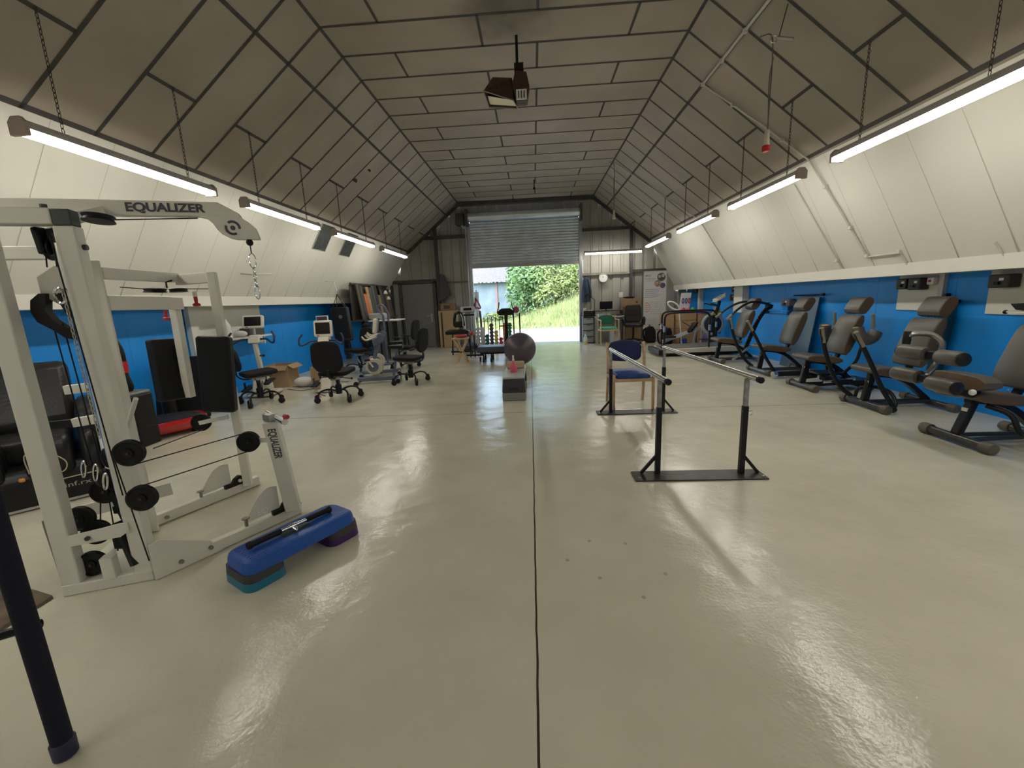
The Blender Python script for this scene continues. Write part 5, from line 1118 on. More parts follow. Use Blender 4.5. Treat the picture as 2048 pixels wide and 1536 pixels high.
for k in range(4):
    z = .02 + k*.19; d_ = make('drawer', MB().bx(1.495, 1.785, 12.90, 12.96, z, z + .165), M_tray, t, bev=.008); make('drawer_handle', MB().bx(1.58, 1.70, 12.885, 12.90, z + .13, z + .15), mat('charcoal plastic', 0), d_)
solo('storage_tub', MB().bx(1.49, 1.79, 12.92, 13.25, .802, .97), mat('black satin plastic', 0), 'black tub on top of the clear drawer tower', 'tub', (1.64, 13.1, .802), bev=.015)
solo('paper_stack', MB().bx(1.64, 1.76, 12.95, 13.1, .972, .985), mat('white paper', (.75, .75, .72), .8), 'white papers on the black tub', 'paper', (1.7, 13.0, .972))
solo('cream_box', MB().bx(1.50, 1.58, 12.93, 13.0, .972, 1.05), mat('cream card', (.6, .53, .4), .8), 'small cream box on the black tub at the door jamb', 'box', (1.54, 12.96, .972), bev=.004)
t = thing('milk_bottle', 'clear bottle with yellow base on the floor at the right door jamb', 'bottle', (1.50, 12.55, 0)); make('bottle', MB().lathe([(.05, .09), (.055, .1), (.055, .2), (.02, .28), (.02, .31)], (1.50, 12.55, 0)), mat('cloudy white plastic', (.6, .63, .65), .3), t); make('yellow_base', MB().cyl((1.50, 12.55, 0), (1.50, 12.55, .1), .056, 18), mat('yellow label', (.65, .5, .15), .6), t)
t = thing('jacket', 'dark blue jacket hanging from the rail beside the right door jamb', 'jacket', (1.6, 13.38, 1.2)); make('jacket_body', MB().lathe([(.03, .75), (.09, .68), (.11, .4), (.13, .1), (.12, .0)], (1.62, 13.33, 1.22), n=14), mat('dark blue cloth', (.03, .05, .085), .9, bump=.4, bscale=20), t); make('sleeve', MB().tube(crom([(1.66, 13.28, 1.9), (1.73, 13.27, 1.6), (1.74, 13.27, 1.35)], 4), .045, 8), MATS['dark blue cloth'], t)
solo('power_box', MB().bx(2.28, 2.60, 12.95, 13.2, .0, .36), mat('pale blue white card', (.55, .58, .62), .7), 'white and blue carton under the grey table', 'carton', (2.44, 13.1, 0), bev=.004)
# clock
t = thing('wall_clock', 'round white wall clock on the grey cladding', 'clock', (2.16, YE - .12, 1.93)); make('clock_case', MB().lathe([(.136, .05), (.138, 0), (.13, -.015), (.125, -.01), (.122, 0)], (2.16, YE - .1, 1.93), (0, 1, 0), 36), mat('white plastic shell', 0), t)
make('clock_face', MB().cyl((2.16, YE - .101, 1.93), (2.16, YE - .096, 1.93), .124, 36), mat('white clock face', (.78, .78, .75), .4), t)
mb = MB()
for k in range(12):
    a = k * PI / 6; d = Vector((math.sin(a), 0, math.cos(a))); c_ = Vector((2.16, YE - .103, 1.93)); mb.bar(c_ + d*.098, c_ + d*.112, .006, .002, up=(0, 1, 0))
make('hour_marks', mb, M_bp, t); c_ = Vector((2.16, YE - .104, 1.93))
make('hour_hand', MB().bar(c_, c_ + Vector((-.035, 0, .045)), .007, .002, up=(0, 1, 0)), M_bp, t); make('minute_hand', MB().bar(c_, c_ + Vector((-.01, 0, .095)), .005, .002, up=(0, 1, 0)), M_bp, t)
# green chair
t = thing('visitor_chair', 'green padded chair with wooden arms in front of the grey table', 'chair', (2.12, 12.35, 0), .04)
bchair(dict(parent=t, world=False), mat('mint green fabric', (.06, .32, .22), .8), mat('green fabric', (.015, .13, .08), .8), zs=.50, zb0=.57, zb1=.84, w=.50)
# leather office chair
t = thing('executive_chair', 'black leather high backed office chair on castors beside the cartons', 'chair', (2.86, 12.45, 0), -.15); K = dict(parent=t, world=False)
b_ = make('backrest', MB().prism([(-.20, .60), (.20, .60), (.24, .72), (.23, 1.0), (.20, 1.10), (-.20, 1.10), (-.23, 1.0), (-.24, .72)], (0, .10, 0), (1, 0, 0), (0, .10, 1), (0, .09, 0)), M_lea, bev=.03, seg=3, **K)
for z in (.82, .92): make('stitch_fold', MB().tube([(-.2, .18, z), (0, .168, z - .01), (.2, .18, z)], .007, 6), M_fab, b_, world=False)
make('seat', MB().prism(rrect(.52, .48, .08), (0, -.06, .48), (1, 0, 0), (0, 1, 0), (0, 0, .11)), M_lea, bev=.035, seg=3, **K)
for s in (-1, 1): make('armrest', MB().tube(crom([(s*.26, .16, .56), (s*.30, .14, .72), (s*.29, -.05, .74), (s*.29, -.2, .70), (s*.27, -.2, .54)], 4), .022, 8, sy=1.3), M_bp, **K)
make('gas_column', MB().cyl((0, 0, .12), (0, 0, .48), .028, 12), M_bp, **K)
for k in range(5):
    a = k * 2*PI/5 + .3; d = Vector((math.cos(a), math.sin(a), 0)); l_ = make('leg', MB().bar(d*.02 + Zv*.14, d*.30 + Zv*.085, .04, .035), M_bp, bev=.006, **K)
    s = Vector((-d.y, d.x, 0)); make('caster', MB().cyl(d*.3 - s*.022 + Zv*.032, d*.3 + s*.022 + Zv*.032, .032, 14), M_tyre, l_, world=False)
# cartons
carton('large carton on the floor behind the black leather office chair', 2.74, 3.20, 12.95, 13.35, 0, .46)
carton('tall carton in the middle of the pile behind the leather chair', 2.74, 3.20, 12.95, 13.35, .475, 1.02)
carton('top carton of the pile below the white socket box', 2.70, 3.18, 12.98, 13.35, 1.035, 1.28, mark=True)
solo('black_cloth', MB().sph((0, 0, 0), .12, 14, 8, (1.5, 1, .22)), M_fab, 'black cloth bag lying on the top carton below the socket box', 'bag', (0, 0, 0)).location = (2.86, 13.1, 1.316)
solo('socket_box', MB().bx(2.62, 2.74, YE - .2, YE - .12, 1.32, 1.48), mat('white plastic shell', 0), 'white socket box on the dark post above the cartons', 'socket', (2.68, YE - .15, 1.4), bev=.008)
# roller banner
t = thing('roller_banner', 'tall white roller banner with round photographs and lines of blue text', 'banner', (3.55, 12.9, 0)); bx0, bx1 = 3.25, 3.90; by = 12.9
fx = Vector((bx1 - bx0, .0, 0)); 
sh_ = make('banner_sheet', MB().box((3.575, by, 1.07), (.65, .004, 1.92)), mat('white banner vinyl', (.66, .65, .64), .45), t)
make('base_cassette', MB().box((3.575, by + .02, .045), (.68, .14, .08)), M_silver, t, bev=.02); make('top_bar', MB().box((3.575, by, 2.03), (.66, .02, .025)), M_silver, t); make('support_pole', MB().cyl((3.575, by + .03, .08), (3.575, by + .03, 2.02), .010, 8), M_silver, t)
def bt(s, x, z, sz, m, w_=None): return text('banner_text', s, m, sh_, (x, by - .003, z), (1, 0, 0), (0, 0, 1), sz, .0004, width=w_, weight=.0008)
M_bb = mat('banner blue ink', (.06, .08, .28), .5); M_bg = mat('banner grey ink', (.28, .28, .32), .5); M_br = mat('banner red ink', (.5, .05, .04), .5)
bt('eMGO', 3.37, 1.91, .075, mat('banner violet ink', (.2, .12, .35), .5), .18)
bt('Premier Gym', 3.43, 1.82, .06, M_bg, .30); bt('rehabilitation fitness', 3.43, 1.765, .03, M_bg, .28)
def disc(mb, x, z, r, y=-.0035): mb.lathe([(.001, 0), (r, .0002), (r, .001), (.001, .0012)], (x, by + y, z), (0, -1, 0), 28)
for x, z, r, c, nm in ((3.75, 1.86, .115, (.10, .08, .10), 'dark'), (3.65, 1.68, .09, (.45, .27, .2), 'warm'), (3.79, 1.62, .075, (.10, .07, .14), 'violet')):
    mb = MB(); disc(mb, x, z, r); o = make('round_photo', mb, mat('photo ' + nm, c, .4, noise=.8, nscale=18), sh_)
    mb = MB(); ring(mb, Vector((x, by - .0055, z)), r, r + .008, 0, 2*PI, Vector((1, 0, 0)), Zv, Vector((0, -1, 0)), 24); make('photo_ring', mb, M_bg, o)
mb = MB(); disc(mb, 3.80, 1.90, .045, -.006); disc(mb, 3.70, 1.88, .04, -.006); make('photo_detail', mb, mat('photo light', (.5, .42, .38), .4, noise=.5, nscale=30), sh_)
for i, w_ in enumerate((.42, .40, .36, .44, .38)): bt('exercise and physiotherapy for all', 3.27 + w_/2 + .02, 1.52 - i*.055, .034, M_bb, w_)
for i in range(7): bt('support strength balance movement', 3.62, 1.15 - i*.055, .024, M_bg, .34)
for i, s in enumerate(('How', 'Physical', 'Activity', 'Helps', 'You')): bt(s, 3.345, 1.13 - i*.062, .032, M_br, .09 if len(s) < 6 else .12)
mb = MB(); ring(mb, Vector((3.28, by - .004, 1.0)), .155, .163, -1.2, 1.2, Vector((1, 0, 0)), Zv, Vector((0, -1, 0)), 16); make('red_arc', mb, M_br, sh_)
for i, w_ in enumerate((.34, .30, .33, .25)): bt('open to everybody every weekday', 3.28 + w_/2 + .01, .66 - i*.055, .028, M_bg, w_)
make('banner_stripe', MB().box((3.575, by - .004, .33), (.56, .003, .02)), mat('banner orange ink', (.55, .2, .1), .5), sh_)
# backpacks
def pack(label, c, rz=0):
    t = thing('backpack', label, 'backpack', c, rz); K = dict(parent=t, world=False)
    make('pack_body', MB().prism([(-.13, 0), (.13, 0), (.15, .12), (.14, .34), (.07, .47), (-.07, .47), (-.14, .34), (-.15, .12)], (0, -.09, 0), (1, 0, 0), (0, 0, 1), (0, .2, 0)), M_fab, bev=.045, seg=3, **K)
    make('front_pocket', MB().prism([(-.10, .04), (.10, .04), (.10, .24), (-.10, .24)], (0, -.14, 0), (1, 0, 0), (0, 0, 1), (0, .06, 0)), M_fab, bev=.025, seg=3, **K)
    for s in (-1, 1): make('strap', MB().tube(crom([(s*.09, .1, .42), (s*.15, .17, .32), (s*.14, .15, .1), (s*.12, .1, .04)], 4), .014, 6, sy=2), M_fab, **K)
    make('top_handle', MB().tube(crom([(-.03, .08, .46), (0, .09, .51), (.03, .08, .46)], 4), .008, 6), M_fab, **K)
pack('black backpack on the floor at the foot of the roller banner, left one', (3.36, 12.5, 0)); pack('dark backpack right of the roller banner, behind the treadmill rail', (3.60, 11.75, 0), .6)
# ================================================================ treadmill with rails, right
t = thing('treadmill', 'long grey walking treadmill with black tube side rails', 'treadmill', (3.5, 9.9, 0)); M_rail = mat('black powder coated steel', 0)
make('deck', MB().prism([(2.85, .08), (4.6, .08), (4.6, .20), (2.95, .17), (2.82, .12)], (0, 9.45, 0), (1, 0, 0), (0, 0, 1), (0, .95, 0)), mat('cream grey deck side', (.45, .43, .36), .4), t, bev=.012)
make('belt', MB().prism([(2.9, .172), (4.55, .205), (4.55, .212), (2.9, .18)], (0, 9.55, 0), (1, 0, 0), (0, 0, 1), (0, .75, 0)), mat('grey black belt', (.10, .10, .095), .6), t)
make('underframe', MB().bx(2.95, 4.5, 9.5, 10.35, .03, .08), M_wheel, t); make('end_cap', MB().bx(2.74, 2.86, 9.45, 10.4, .04, .16), M_wheel, t, bev=.02); make('roller', MB().cyl((2.84, 9.5, .06), (2.84, 10.35, .06), .03, 12), M_chrome, t)
for y, lx, rx in ((9.5, 2.86, 3.83), (10.35, 3.05, 4.32)):
    r_ = make('side_rail', MB().tube(crom([(lx, y, .05), (lx, y, .35), (lx, y, .72), (lx + .01, y, .88), (lx + .09, y, .95), (lx + .3, y, .96), (lx + .7, y, .965), (rx - .2, y, .96), (rx - .08, y, .94), (rx, y, .85), (rx, y, .70), (rx, y, .06)], 3), .021, 10), M_rail, t)
    for x in (lx, rx): make('rail_collar', MB().cyl((x, y, .55), (x, y, .68), .026, 12), M_chrome, r_)
    make('rail_knob', MB().cyl((lx - .05, y, .66), (lx + .05, y, .66), .008, 8).sph((lx - .06, y, .66), .018, 8, 6), M_rail, r_)
# rower
t = thing('rowing_machine', 'grey rowing machine with a round dark fan cage', 'rowing machine', (3.9, 10.7, 0)); M_rg = mat('satin grey lacquer', (.22, .24, .26), .35)
fc = Vector((4.12, 10.1, .60))
make('fan_cage', MB().tube([fc + Vector((.235*math.cos(a), 0, .235*math.sin(a))) for a in [2*PI*k/36 for k in range(36)]], .038, 10, closed=True), mat('pale grey plastic', (.32, .34, .35), .35), t)
make('fan_disc', MB().lathe([(.2, -.03), (.15, -.05), (.04, -.06), (.04, .06), (.2, .03)], fc, (0, 1, 0), 28), mat('dark violet mesh', (.015, .015, .03), .6), t)
mb = MB()
for r in (.06, .1, .14, .18): mb.tube([fc + Vector((r*math.cos(a), -.055 + r*.1, r*math.sin(a))) for a in [2*PI*k/24 for k in range(24)]], .003, 4, closed=True)
make('cage_wires', mb, M_bp, t)
make('monorail', MB().bar((3.12, 10.9, .12), (4.05, 10.55, .50), .10, .09), mat('light satin grey', (.36, .39, .43), .35), t, bev=.01)
make('foot_plate', MB().box((3.80, 10.62, .50), (.05, .12, .30), ry=.6).box((3.82, 10.5, .52), (.05, .1, .28), ry=.6), M_bp, t, bev=.01); make('footrest', MB().box((3.30, 10.85, .17), (.20, .16, .04), ry=-.4), M_rg, t, bev=.01)
make('seat', MB().prism(rrect(.26, .3, .05), (3.32, 10.8, .24), (1, 0, 0), (0, 1, 0), (0, 0, .05)), M_bp, t, bev=.015)
for x in (3.75, 4.25): make('leg', MB().bar((x, 10.35, 0), (x + .05, 10.3, .42), .045, .035), M_rg, t, bev=.006)
make('handle', MB().cyl((3.55, 10.6, .66), (3.72, 10.5, .54), .010, 8), M_bp, t); make('fan_housing', MB().box((4.30, 10.2, .62), (.10, .14, .55)), mat('pale blue grey panel', (.12, .2, .3), .4), t, bev=.03)
# upright bike with tilted console
t.location = (4.14, 11.25, 0)
t = thing('upright_bike', 'black bike with yellow green shroud and a white tilted console, behind the rower', 'exercise bike', (4.3, 9.9, 0))
make('console', MB().prism([(-.14, 0), (.12, 0), (.12, .02), (-.14, .02)], (4.14, 9.72, 1.20), (.8, 0, .45), (0, 0, 1), (0, .24, 0)).box((4.13, 9.84, 1.235), (.23, .22, .03), ry=-.5), M_cream, t, bev=.008); make('screen', MB().box((4.12, 9.84, 1.256), (.15, .15, .006), ry=-.5), M_sg, t)
make('console_arm', MB().bar((4.05, 9.85, 1.12), (4.28, 9.85, 1.33), .03, .03), M_cream, t); make('post', MB().bar((4.12, 9.9, .9), (4.16, 9.85, 1.16), .06, .05), M_bp, t)
for s in (-1, 1): make('handlebar', MB().tube(crom([(4.14, 9.88, 1.05), (4.05, 9.88 + s*.14, 1.06), (3.92, 9.88 + s*.18, 1.10), (3.88, 9.88 + s*.18, 1.09)], 4), .016, 8), M_bp, t)
make('shroud', MB().prism([(-.1, -.1), (.08, -.12), (.1, .05), (-.02, .1)], (4.12, 9.9, .92), (1, 0, 0), (0, 0, 1), (0, .1, 0)), mat('olive yellow plastic', (.28, .25, .05), .4), t, bev=.02); make('body', MB().bar((4.12, 10.0, .05), (4.14, 9.95, .95), .10, .10), M_bp, t, bev=.02); make('base', MB().bx(3.95, 4.4, 9.78, 9.82, 0, .05).bx(4.15, 4.2, 9.8, 10.1, 0, .05), M_bp, t)
t.location = (4.58, 10.55, 0)
# cartons on the right with balls, poster, blocks
carton('lower left carton of the pile behind the treadmill, beside the backpack', 3.60, 3.86, 12.0, 12.4, 0, .42); carton('upper left carton of the pile, behind the white gooseneck lamp', 3.60, 3.86, 12.0, 12.4, .435, .83)
carton('lower large carton of the pile under the three small balls', 3.90, 4.35, 11.7, 12.1, 0, .42); carton('middle large carton of the pile under the three small balls, dark hand hole', 3.90, 4.35, 11.7, 12.1, .435, .64, mark=True); carton('top large carton carrying the three small balls', 3.90, 4.35, 11.7, 12.1, .655, .865)
carton('lit pale carton right of the balls under the purple block', 4.40, 4.66, 11.55, 11.95, 0, .80)
for x, c, nm in ((4.03, (.6, .03, .06), 'red'), (4.155, (.6, .08, .16), 'pink'), (4.28, (.02, .5, .08), 'green')):
    solo('small_ball', MB().sph((0, 0, 0), .055, 18, 12), mat(nm + ' ball', c, .4), 'small %s ball on the carton pile behind the treadmill' % nm, 'ball', (0, 0, 0)).location = (x, 11.78, .935)
solo('ball_ring', MB().tube([(.12*math.cos(a), .06*math.sin(a), 0) for a in [2*PI*k/20 for k in range(20)]], .004, 6, closed=True), M_frame, 'thin wire ring round the small balls on the carton', 'ring', (0, 0, 0)).location = (4.12, 11.86, .881)
for lb, c, d, rz in (('purple foam block on the pale carton beside the fan cage', (4.52, 11.65, .862), (.20, .12, .10), 0), ):
    solo('foam_block', MB().box((0, 0, 0), d), mat('purple foam', (.30, .14, .50), .7), lb, 'block', (0, 0, 0), bev=.01).location = c
solo('foam_block', MB().box((0, 0, .16), (.14, .06, .30), ry=.35), mat('lilac foam', (.38, .28, .60), .7), 'lilac foam block leaning below the fan cage', 'block', (0, 0, 0), bev=.01).location = (4.42, 11.3, .02)
t = thing('poster_board', 'white board with purple, blue and red ring symbols standing on the cartons', 'poster', (4.12, 12.05, .877)); pb = make('board', MB().prism([(-.16, 0), (.11, 0), (.18, .50), (-.09, .50)], (4.14, 12.0, .877), (1, 0, 0), (0, .05, 1), (0, .012, 0)), mat('white banner vinyl', 0), t)
for i, (c, nm) in enumerate((((.16, .05, .14), 'purple'), ((.03, .06, .25), 'blue'), ((.5, .04, .03), 'red'))):
    mb = MB(); cc_ = Vector((4.085 + i*.085, 11.985, 1.165)); ring(mb, cc_, .020, .036, 0, 2*PI, Vector((1, 0, 0)), Zv*2.2, Vector((0, -1, 0)), 20)
    if i == 0: mb.cyl(cc_ + Vector((0, -.004, -.05)), cc_ + Vector((0, -.004, .04)), .006, 6)
    if i == 1: mb.cyl(cc_ + Vector((0, -.004, -.0)), cc_ + Vector((.0, -.009, .0)), .014, 12)
    if i == 2: mb.box(cc_ + Vector((0, -.004, .02)), (.05, .004, .016)).box(cc_ + Vector((0, -.004, -.02)), (.05, .004, .016))
    make('ring_symbol', mb, mat('poster ' + nm, c, .5), pb)
t = thing('stepper_pole', 'white oval loop handle on a thin leaning white pole behind the treadmill rail', 'handle', (3.9, 11.4, 0)); lp = []
for k in range(24):
    a = 2*PI*k/24; lp.append(Vector((3.62 + .17*math.cos(a)*.85 , 11.3, 1.06 - .17*math.cos(a)*.55)) + Vector((.04*math.sin(a), 0, .06*math.sin(a))))
make('loop_handle', MB().tube(lp, .022, 8, closed=True), M_wp, t); make('pole', MB().cyl((3.76, 11.3, .97), (3.87, 11.35, .01), .016, 10), M_wp, t); make('foot', MB().cyl((3.87, 11.35, 0), (3.87, 11.35, .02), .10, 16), M_wp, t)
solo('blue_carton', MB().bx(-.08, .08, -.06, .06, 0, .18), mat('blue printed carton', (.03, .07, .25), .6), 'small blue printed carton at the foot of the carton pile', 'carton', (0, 0, 0), bev=.004).location = (3.98, 11.55, .0)
t = thing('low_stepper', 'low stepper with pale legs and a brown footboard behind the rower', 'stepper', (4.5, 10.9, 0)); make('footboard', MB().bx(4.3, 4.75, 10.85, 11.05, .16, .19), mat('brown footboard', (.16, .07, .05), .6), t)
for x in (4.33, 4.50, 4.70): make('leg', MB().cyl((x, 10.95, 0), (x, 10.95, .5 if x < 4.6 else .2), .016, 8), M_silver, t)
t.location = (4.5, 11.2, 0)
# ================================================================ things on the right wall
solo('wall_panel', MB().bx(XR - .02, XR, 5.28, 5.84, 1.05, LZ0), M_wp, 'white board on the right blue wall carrying the switch boxes', 'panel', (XR, 5.7, 1.2))
solo('wall_panel', MB().bx(XR - .02, XR, 3.9, 4.73, 1.035, LZ0), M_wp, 'white board on the right blue wall at the right edge', 'panel', (XR, 4.4, 1.2))
solo('wall_post', MB().bx(XR - .045, XR, 5.21, 5.27, 1.0, LZ0), mat('pale lilac white strip', (.50, .46, .48), .5), 'pale strip beside the white switch board', 'post', (XR, 5.36, 1.0))
solo('wall_post', MB().bx(XR - .14, XR, 9.75, 10.15, 0.9, LZ0), M_wp, 'white boxed pillar on the right wall behind the bike console', 'post', (XR - .07, 9.95, .9))
solo('wall_post', MB().bx(XR - .10, XR, 12.3, 12.42, .9, LZ0), M_wp, 'slim white post on the right wall behind the ring poster', 'post', (XR - .05, 12.36, .9))
M_sw = mat('charcoal switch box', (.035, .032, .03), .5)
def switch(label, y0, y1, z0, z1, m=None, d=.12, x=XR - .02):
    t = thing('switch_box', label, 'switch box', (x, (y0+y1)/2, z0)); b = make('enclosure', MB().bx(x - d, x, y0, y1, z0, z1), m or M_sw, t, bev=.012)
    make('lever', MB().bx(x - d - .02, x - d, (y0+y1)/2 - .02, (y0+y1)/2 + .02, z0 + .03, z0 + .06), M_bp, b); make('sticker', MB().bx(x - d - .002, x - d, (y0+y1)/2 - .05, (y0+y1)/2 - .01, z1 - .06, z1 - .035), mat('white paper', 0), b); return t
switch('left charcoal switch box on the white board above the machines', 5.60, 5.74, 1.31, 1.44); switch('middle charcoal switch box on the white board above the machines', 5.41, 5.57, 1.30, 1.44)
t = thing('alarm_switch', 'white alarm switch with a red rocker at the right of the white board', 'switch', (XR - .02, 5.48, 1.36)); b = make('plate', MB().bx(XR - .08, XR - .02, 5.30, 5.385, 1.355, 1.44), mat('white plastic shell', 0), t, bev=.008); make('red_rocker', MB().bx(XR - .09, XR - .08, 5.33, 5.355, 1.385, 1.41), M_red, b)
switch('charcoal meter box on the white board at the right edge', 4.44, 4.635, 1.30, 1.43)
switch('grey switch box on the blue wall behind the second headrest', 8.03, 8.28, 1.06, 1.19, mat('grey enclosure', (.09, .09, .095), .5), .12, XR)
switch('black socket box low on the pillar behind the bike console', 10.15, 10.4, 1.15, 1.30, None, .12, XR); switch('black socket box high on the wall beside the white pillar', 10.2, 10.38, 1.34, 1.47, None, .1, XR); switch('black socket box above the ring poster', 12.5, 12.8, 1.36, 1.47, None, .12, XR)
solo('leaning_board', MB().prism([(7.28, 0), (8.0, 0), (7.85, 1.22), (7.32, 1.22)], (XR - .22, 0, .0), (0, 1, 0), (.14, 0, 1), (.02, 0, 0)), mat('dark blue grey board', (.03, .085, .17), .35), 'dark blue board leaning on the right wall behind the butterfly machine', 'board', (XR - .1, 7.6, 0))
t = thing('wall_rail', 'blue towel rail fixed to the right blue wall', 'rail', (XR, 8.5, .96)); make('rail_bar', MB().cyl((XR - .07, 8.1, .97), (XR - .07, 8.92, .97), .012, 8), M_blue, t)
for y in (8.12, 8.9): make('bracket', MB().bx(XR - .08, XR, y - .015, y + .015, .9, 1.12), mat('dark blue bracket', (.01, .05, .14), .5), t)
t = thing('barbell_bar', 'black bar across the top of the dark blue leaning board', 'bar', (XR - .05, 7.5, 1.2)); make('bar', MB().cyl((XR - .06, 7.25, 1.26), (XR - .06, 8.0, 1.25), .012, 8), M_bp, t); make('cap', MB().cyl((XR - .06, 7.2, 1.26), (XR - .06, 7.26, 1.26), .022, 10), M_bp, t)
t = thing('mat_tube', 'tall dark teal padded tube hung on the right wall behind the lever machine', 'padded tube', (XR - .06, 5.22, .3)); make('tube', MB().prism(rrect(.13, .98, .03), (XR - .1, 5.12, .66), (0, 1, 0), (.0, -.07, 1), (.08, 0, 0)), mat('dark teal vinyl', (.005, .05, .07), .5), t, bev=.01); make('strap', MB().bx(XR - .05, XR, 5.15, 5.18, .9, 1.25), M_bp, t); make('hanger', MB().bx(XR - .1, XR, 5.02, 5.20, 1.15, 1.18), M_bp, t)
t = thing('fold_shelf', 'white bracket shelf with black tray at the right edge', 'shelf', (XR - .1, 4.5, 1.05)); make('rail', MB().bx(XR - .20, XR - .02, 4.0, 4.36, 1.065, 1.08), M_wp, t); make('knob', MB().sph((XR - .19, 4.37, 1.07), .02, 10, 6), M_bp, t); make('tray', MB().prism([(0, .03), (.06, -.03), (.16, -.035), (.20, .04)], (XR - .18, 4.36, 1.12), (0, -1, 0), (0, 0, 1), (.14, 0, 0)), M_bp, t, bev=.01)
spray('white bottle with pale label on the black tray at the right edge', (XR - .11, 4.20, 1.158), mat('white plastic shell', 0), mat('white plastic shell', 0), .16, .045)
# ================================================================ overhead things
t = thing('radiant_heater', 'dark ceiling heater with tapered hood and white slotted motor box', 'heater', (-.15, 5.3, 3.4)); M_rust = mat('rusty brown steel', (.05, .022, .012), .6, noise=.4, nscale=20)
M_rust = MATS['rusty brown steel']
H_ = [(-.48, 5.2, 3.66), (-.15, 5.12, 3.515), (-.11, 5.5, 3.58), (-.455, 5.58, 3.65), (-.37, 5.2, 3.79), (-.16, 5.2, 3.77), (-.14, 5.5, 3.82), (-.37, 5.5, 3.85)]
make('hood', MB().add(H_, [(4, 5, 6, 7), (0, 1, 5, 4), (1, 2, 6, 5), (2, 3, 7, 6), (3, 0, 4, 7)]), M_rust, t, smooth=False)
make('hood_rim', MB().tube([H_[0], H_[1], H_[2], H_[3]], .007, 6, closed=True), mat('worn bare steel', (.3, .29, .25), .4, metal=.6), t)
make('reflector', MB().add([(-.445, 5.34, 3.668), (-.145, 5.30, 3.585), (-.13, 5.48, 3.60), (-.44, 5.55, 3.665)], [(0, 1, 2, 3)]), mat('yellowed reflector', (.85, .82, .58), .5), t, smooth=False)
mb_ = make('motor_box', MB().prism([(-.12, 3.52), (.0, 3.52), (.03, 3.66), (.0, 3.80), (-.12, 3.82), (-.16, 3.68)], (0, 5.15, 0), (1, 0, 0), (0, 0, 1), (0, .14, 0)), M_rust, t, bev=.008)
fp = make('slot_panel', MB().box((-.06, 5.142, 3.575), (.115, .012, .105), rx=-.1), mat('white enamel', (.75, .75, .72), .4), mb_)
for x in (-.09, -.06, -.03): make('slot', MB().box((x, 5.134, 3.575), (.010, .006, .075), rx=-.1), M_bp, fp)
make('hanger', MB().bar((-.1, 5.3, 3.8), (-.1, 5.45, 4.30), .03, .03).box((-.08, 5.24, 3.86), (.10, .1, .10)), M_bp, t)
# conduits on the right slope
def on_r(x): return slope_top(1, x)
M_cond = mat('white conduit', (.55, .54, .49), .5)
def conduit(label, pts, r=.012, clips=()):
    f = lambda q: (q[0] + (.13*(HZ - q[2])/(HZ - LZ1) if q[2] < HZ else 0), q[1], q[2])
    pts = [f(q) for q in pts]; clips = [f(q) for q in clips]
    t = thing('conduit_pipe', label, 'pipe', pts[0]); p = make('pipe', MB().tube(pts, r, 8), M_cond, t)
    for c in clips: make('clip', MB().box(c, (.045, .045, .045)), M_cond, p, bev=.006)
    return t
conduit('long white conduit running along the right ceiling slope towards the camera', [(2.235, 6.15, 3.97), (2.235, 5.0, 3.97), (2.235, 3.2, 3.97)], .016, [(2.235, 6.12, 3.965), (2.235, 5.58, 3.965), (2.235, 5.03, 3.965)])
conduit('beige conduit running down the right ceiling slope to the white wall', [(2.245, 6.14, 3.965), (2.97, 6.02, 3.40), (3.53, 5.97, 2.96)], .011, [(2.6, 6.08, 3.69), (3.2, 6.0, 3.225)])
conduit('white conduit down the right white slope to a junction box', [(3.535, 5.97, 2.95), (3.84, 5.87, 2.33), (4.125, 5.78, 1.73), (4.125, 5.29, 1.73), (4.20, 5.26, 1.57)], .013, [(3.7, 5.92, 2.62), (3.95, 5.83, 2.1), (4.12, 5.78, 1.74), (4.12, 5.30, 1.74)])
conduit('second white conduit down the right white slope', [(3.63, 6.46, 2.79), (3.9, 6.38, 2.2), (4.17, 6.3, 1.62)], .010, [(4.12, 6.32, 1.73)])
conduit('far white conduit down the right white slope', [(3.61, 9.72, 2.84), (3.9, 9.6, 2.22), (4.17, 9.5, 1.62)], .010)
conduit('conduit across the far right ceiling slope', [(1.90, 10.2, 4.24), (2.72, 10.0, 3.60), (3.55, 9.80, 2.95)], .011)
conduit('short conduit elbow near the right end of the white slope', [(4.14, 4.28, 1.72), (4.19, 4.24, 1.58), (4.195, 3.5, 1.57)], .011)
def pendant(label, x, y, ztop, zbot, red, r=.006):
    t = thing('pendant_socket', label, 'hanging socket', (x, y, zbot)); K = dict(parent=t)
    make('cord', MB().tube(crom([(x - .1, y + .05, ztop + .05), (x - .02, y + .01, ztop + .04), (x, y, ztop - .1), (x + .004, y, (ztop + zbot)/2), (x, y, zbot + .1)], 5), r, 6), mat('grey cable sheath', 0), **K)
    make('cord', MB().tube(crom([(x + .01, y, ztop - .15), (x - .012, y, (ztop + zbot)/2 + .1), (x + .008, y, zbot + .1)], 5), r*.8, 6), mat('grey cable sheath', 0), **K)
    make('socket_body', MB().lathe([(.012, .14), (.022, .12), (.026, .03), (.03, .0)], (x, y, zbot)), mat('cream socket plastic', (.5, .46, .38), .5), **K)
    make('red_ring', MB().lathe([(.03, .0), (.036, -.01), (.036, -.05), (.03, -.055)], (x, y, zbot)), M_red if red else mat('cream socket plastic', 0), **K)
    make('ring_hook', MB().tube([(x + .03*math.cos(a), y, ztop + .03*math.sin(a)) for a in [2*PI*k/12 for k in range(12)]], .006, 6, closed=True), M_chrome, **K)
    return t
pendant('red electric socket hanging on a long cord from the right ceiling slope', 2.255, 4.5, 3.61, 2.72, True)
pendant('cream electric socket hanging on a long cord in front of the roller shutter, far right', 1.84, 10.0, 4.18, 3.1, False)
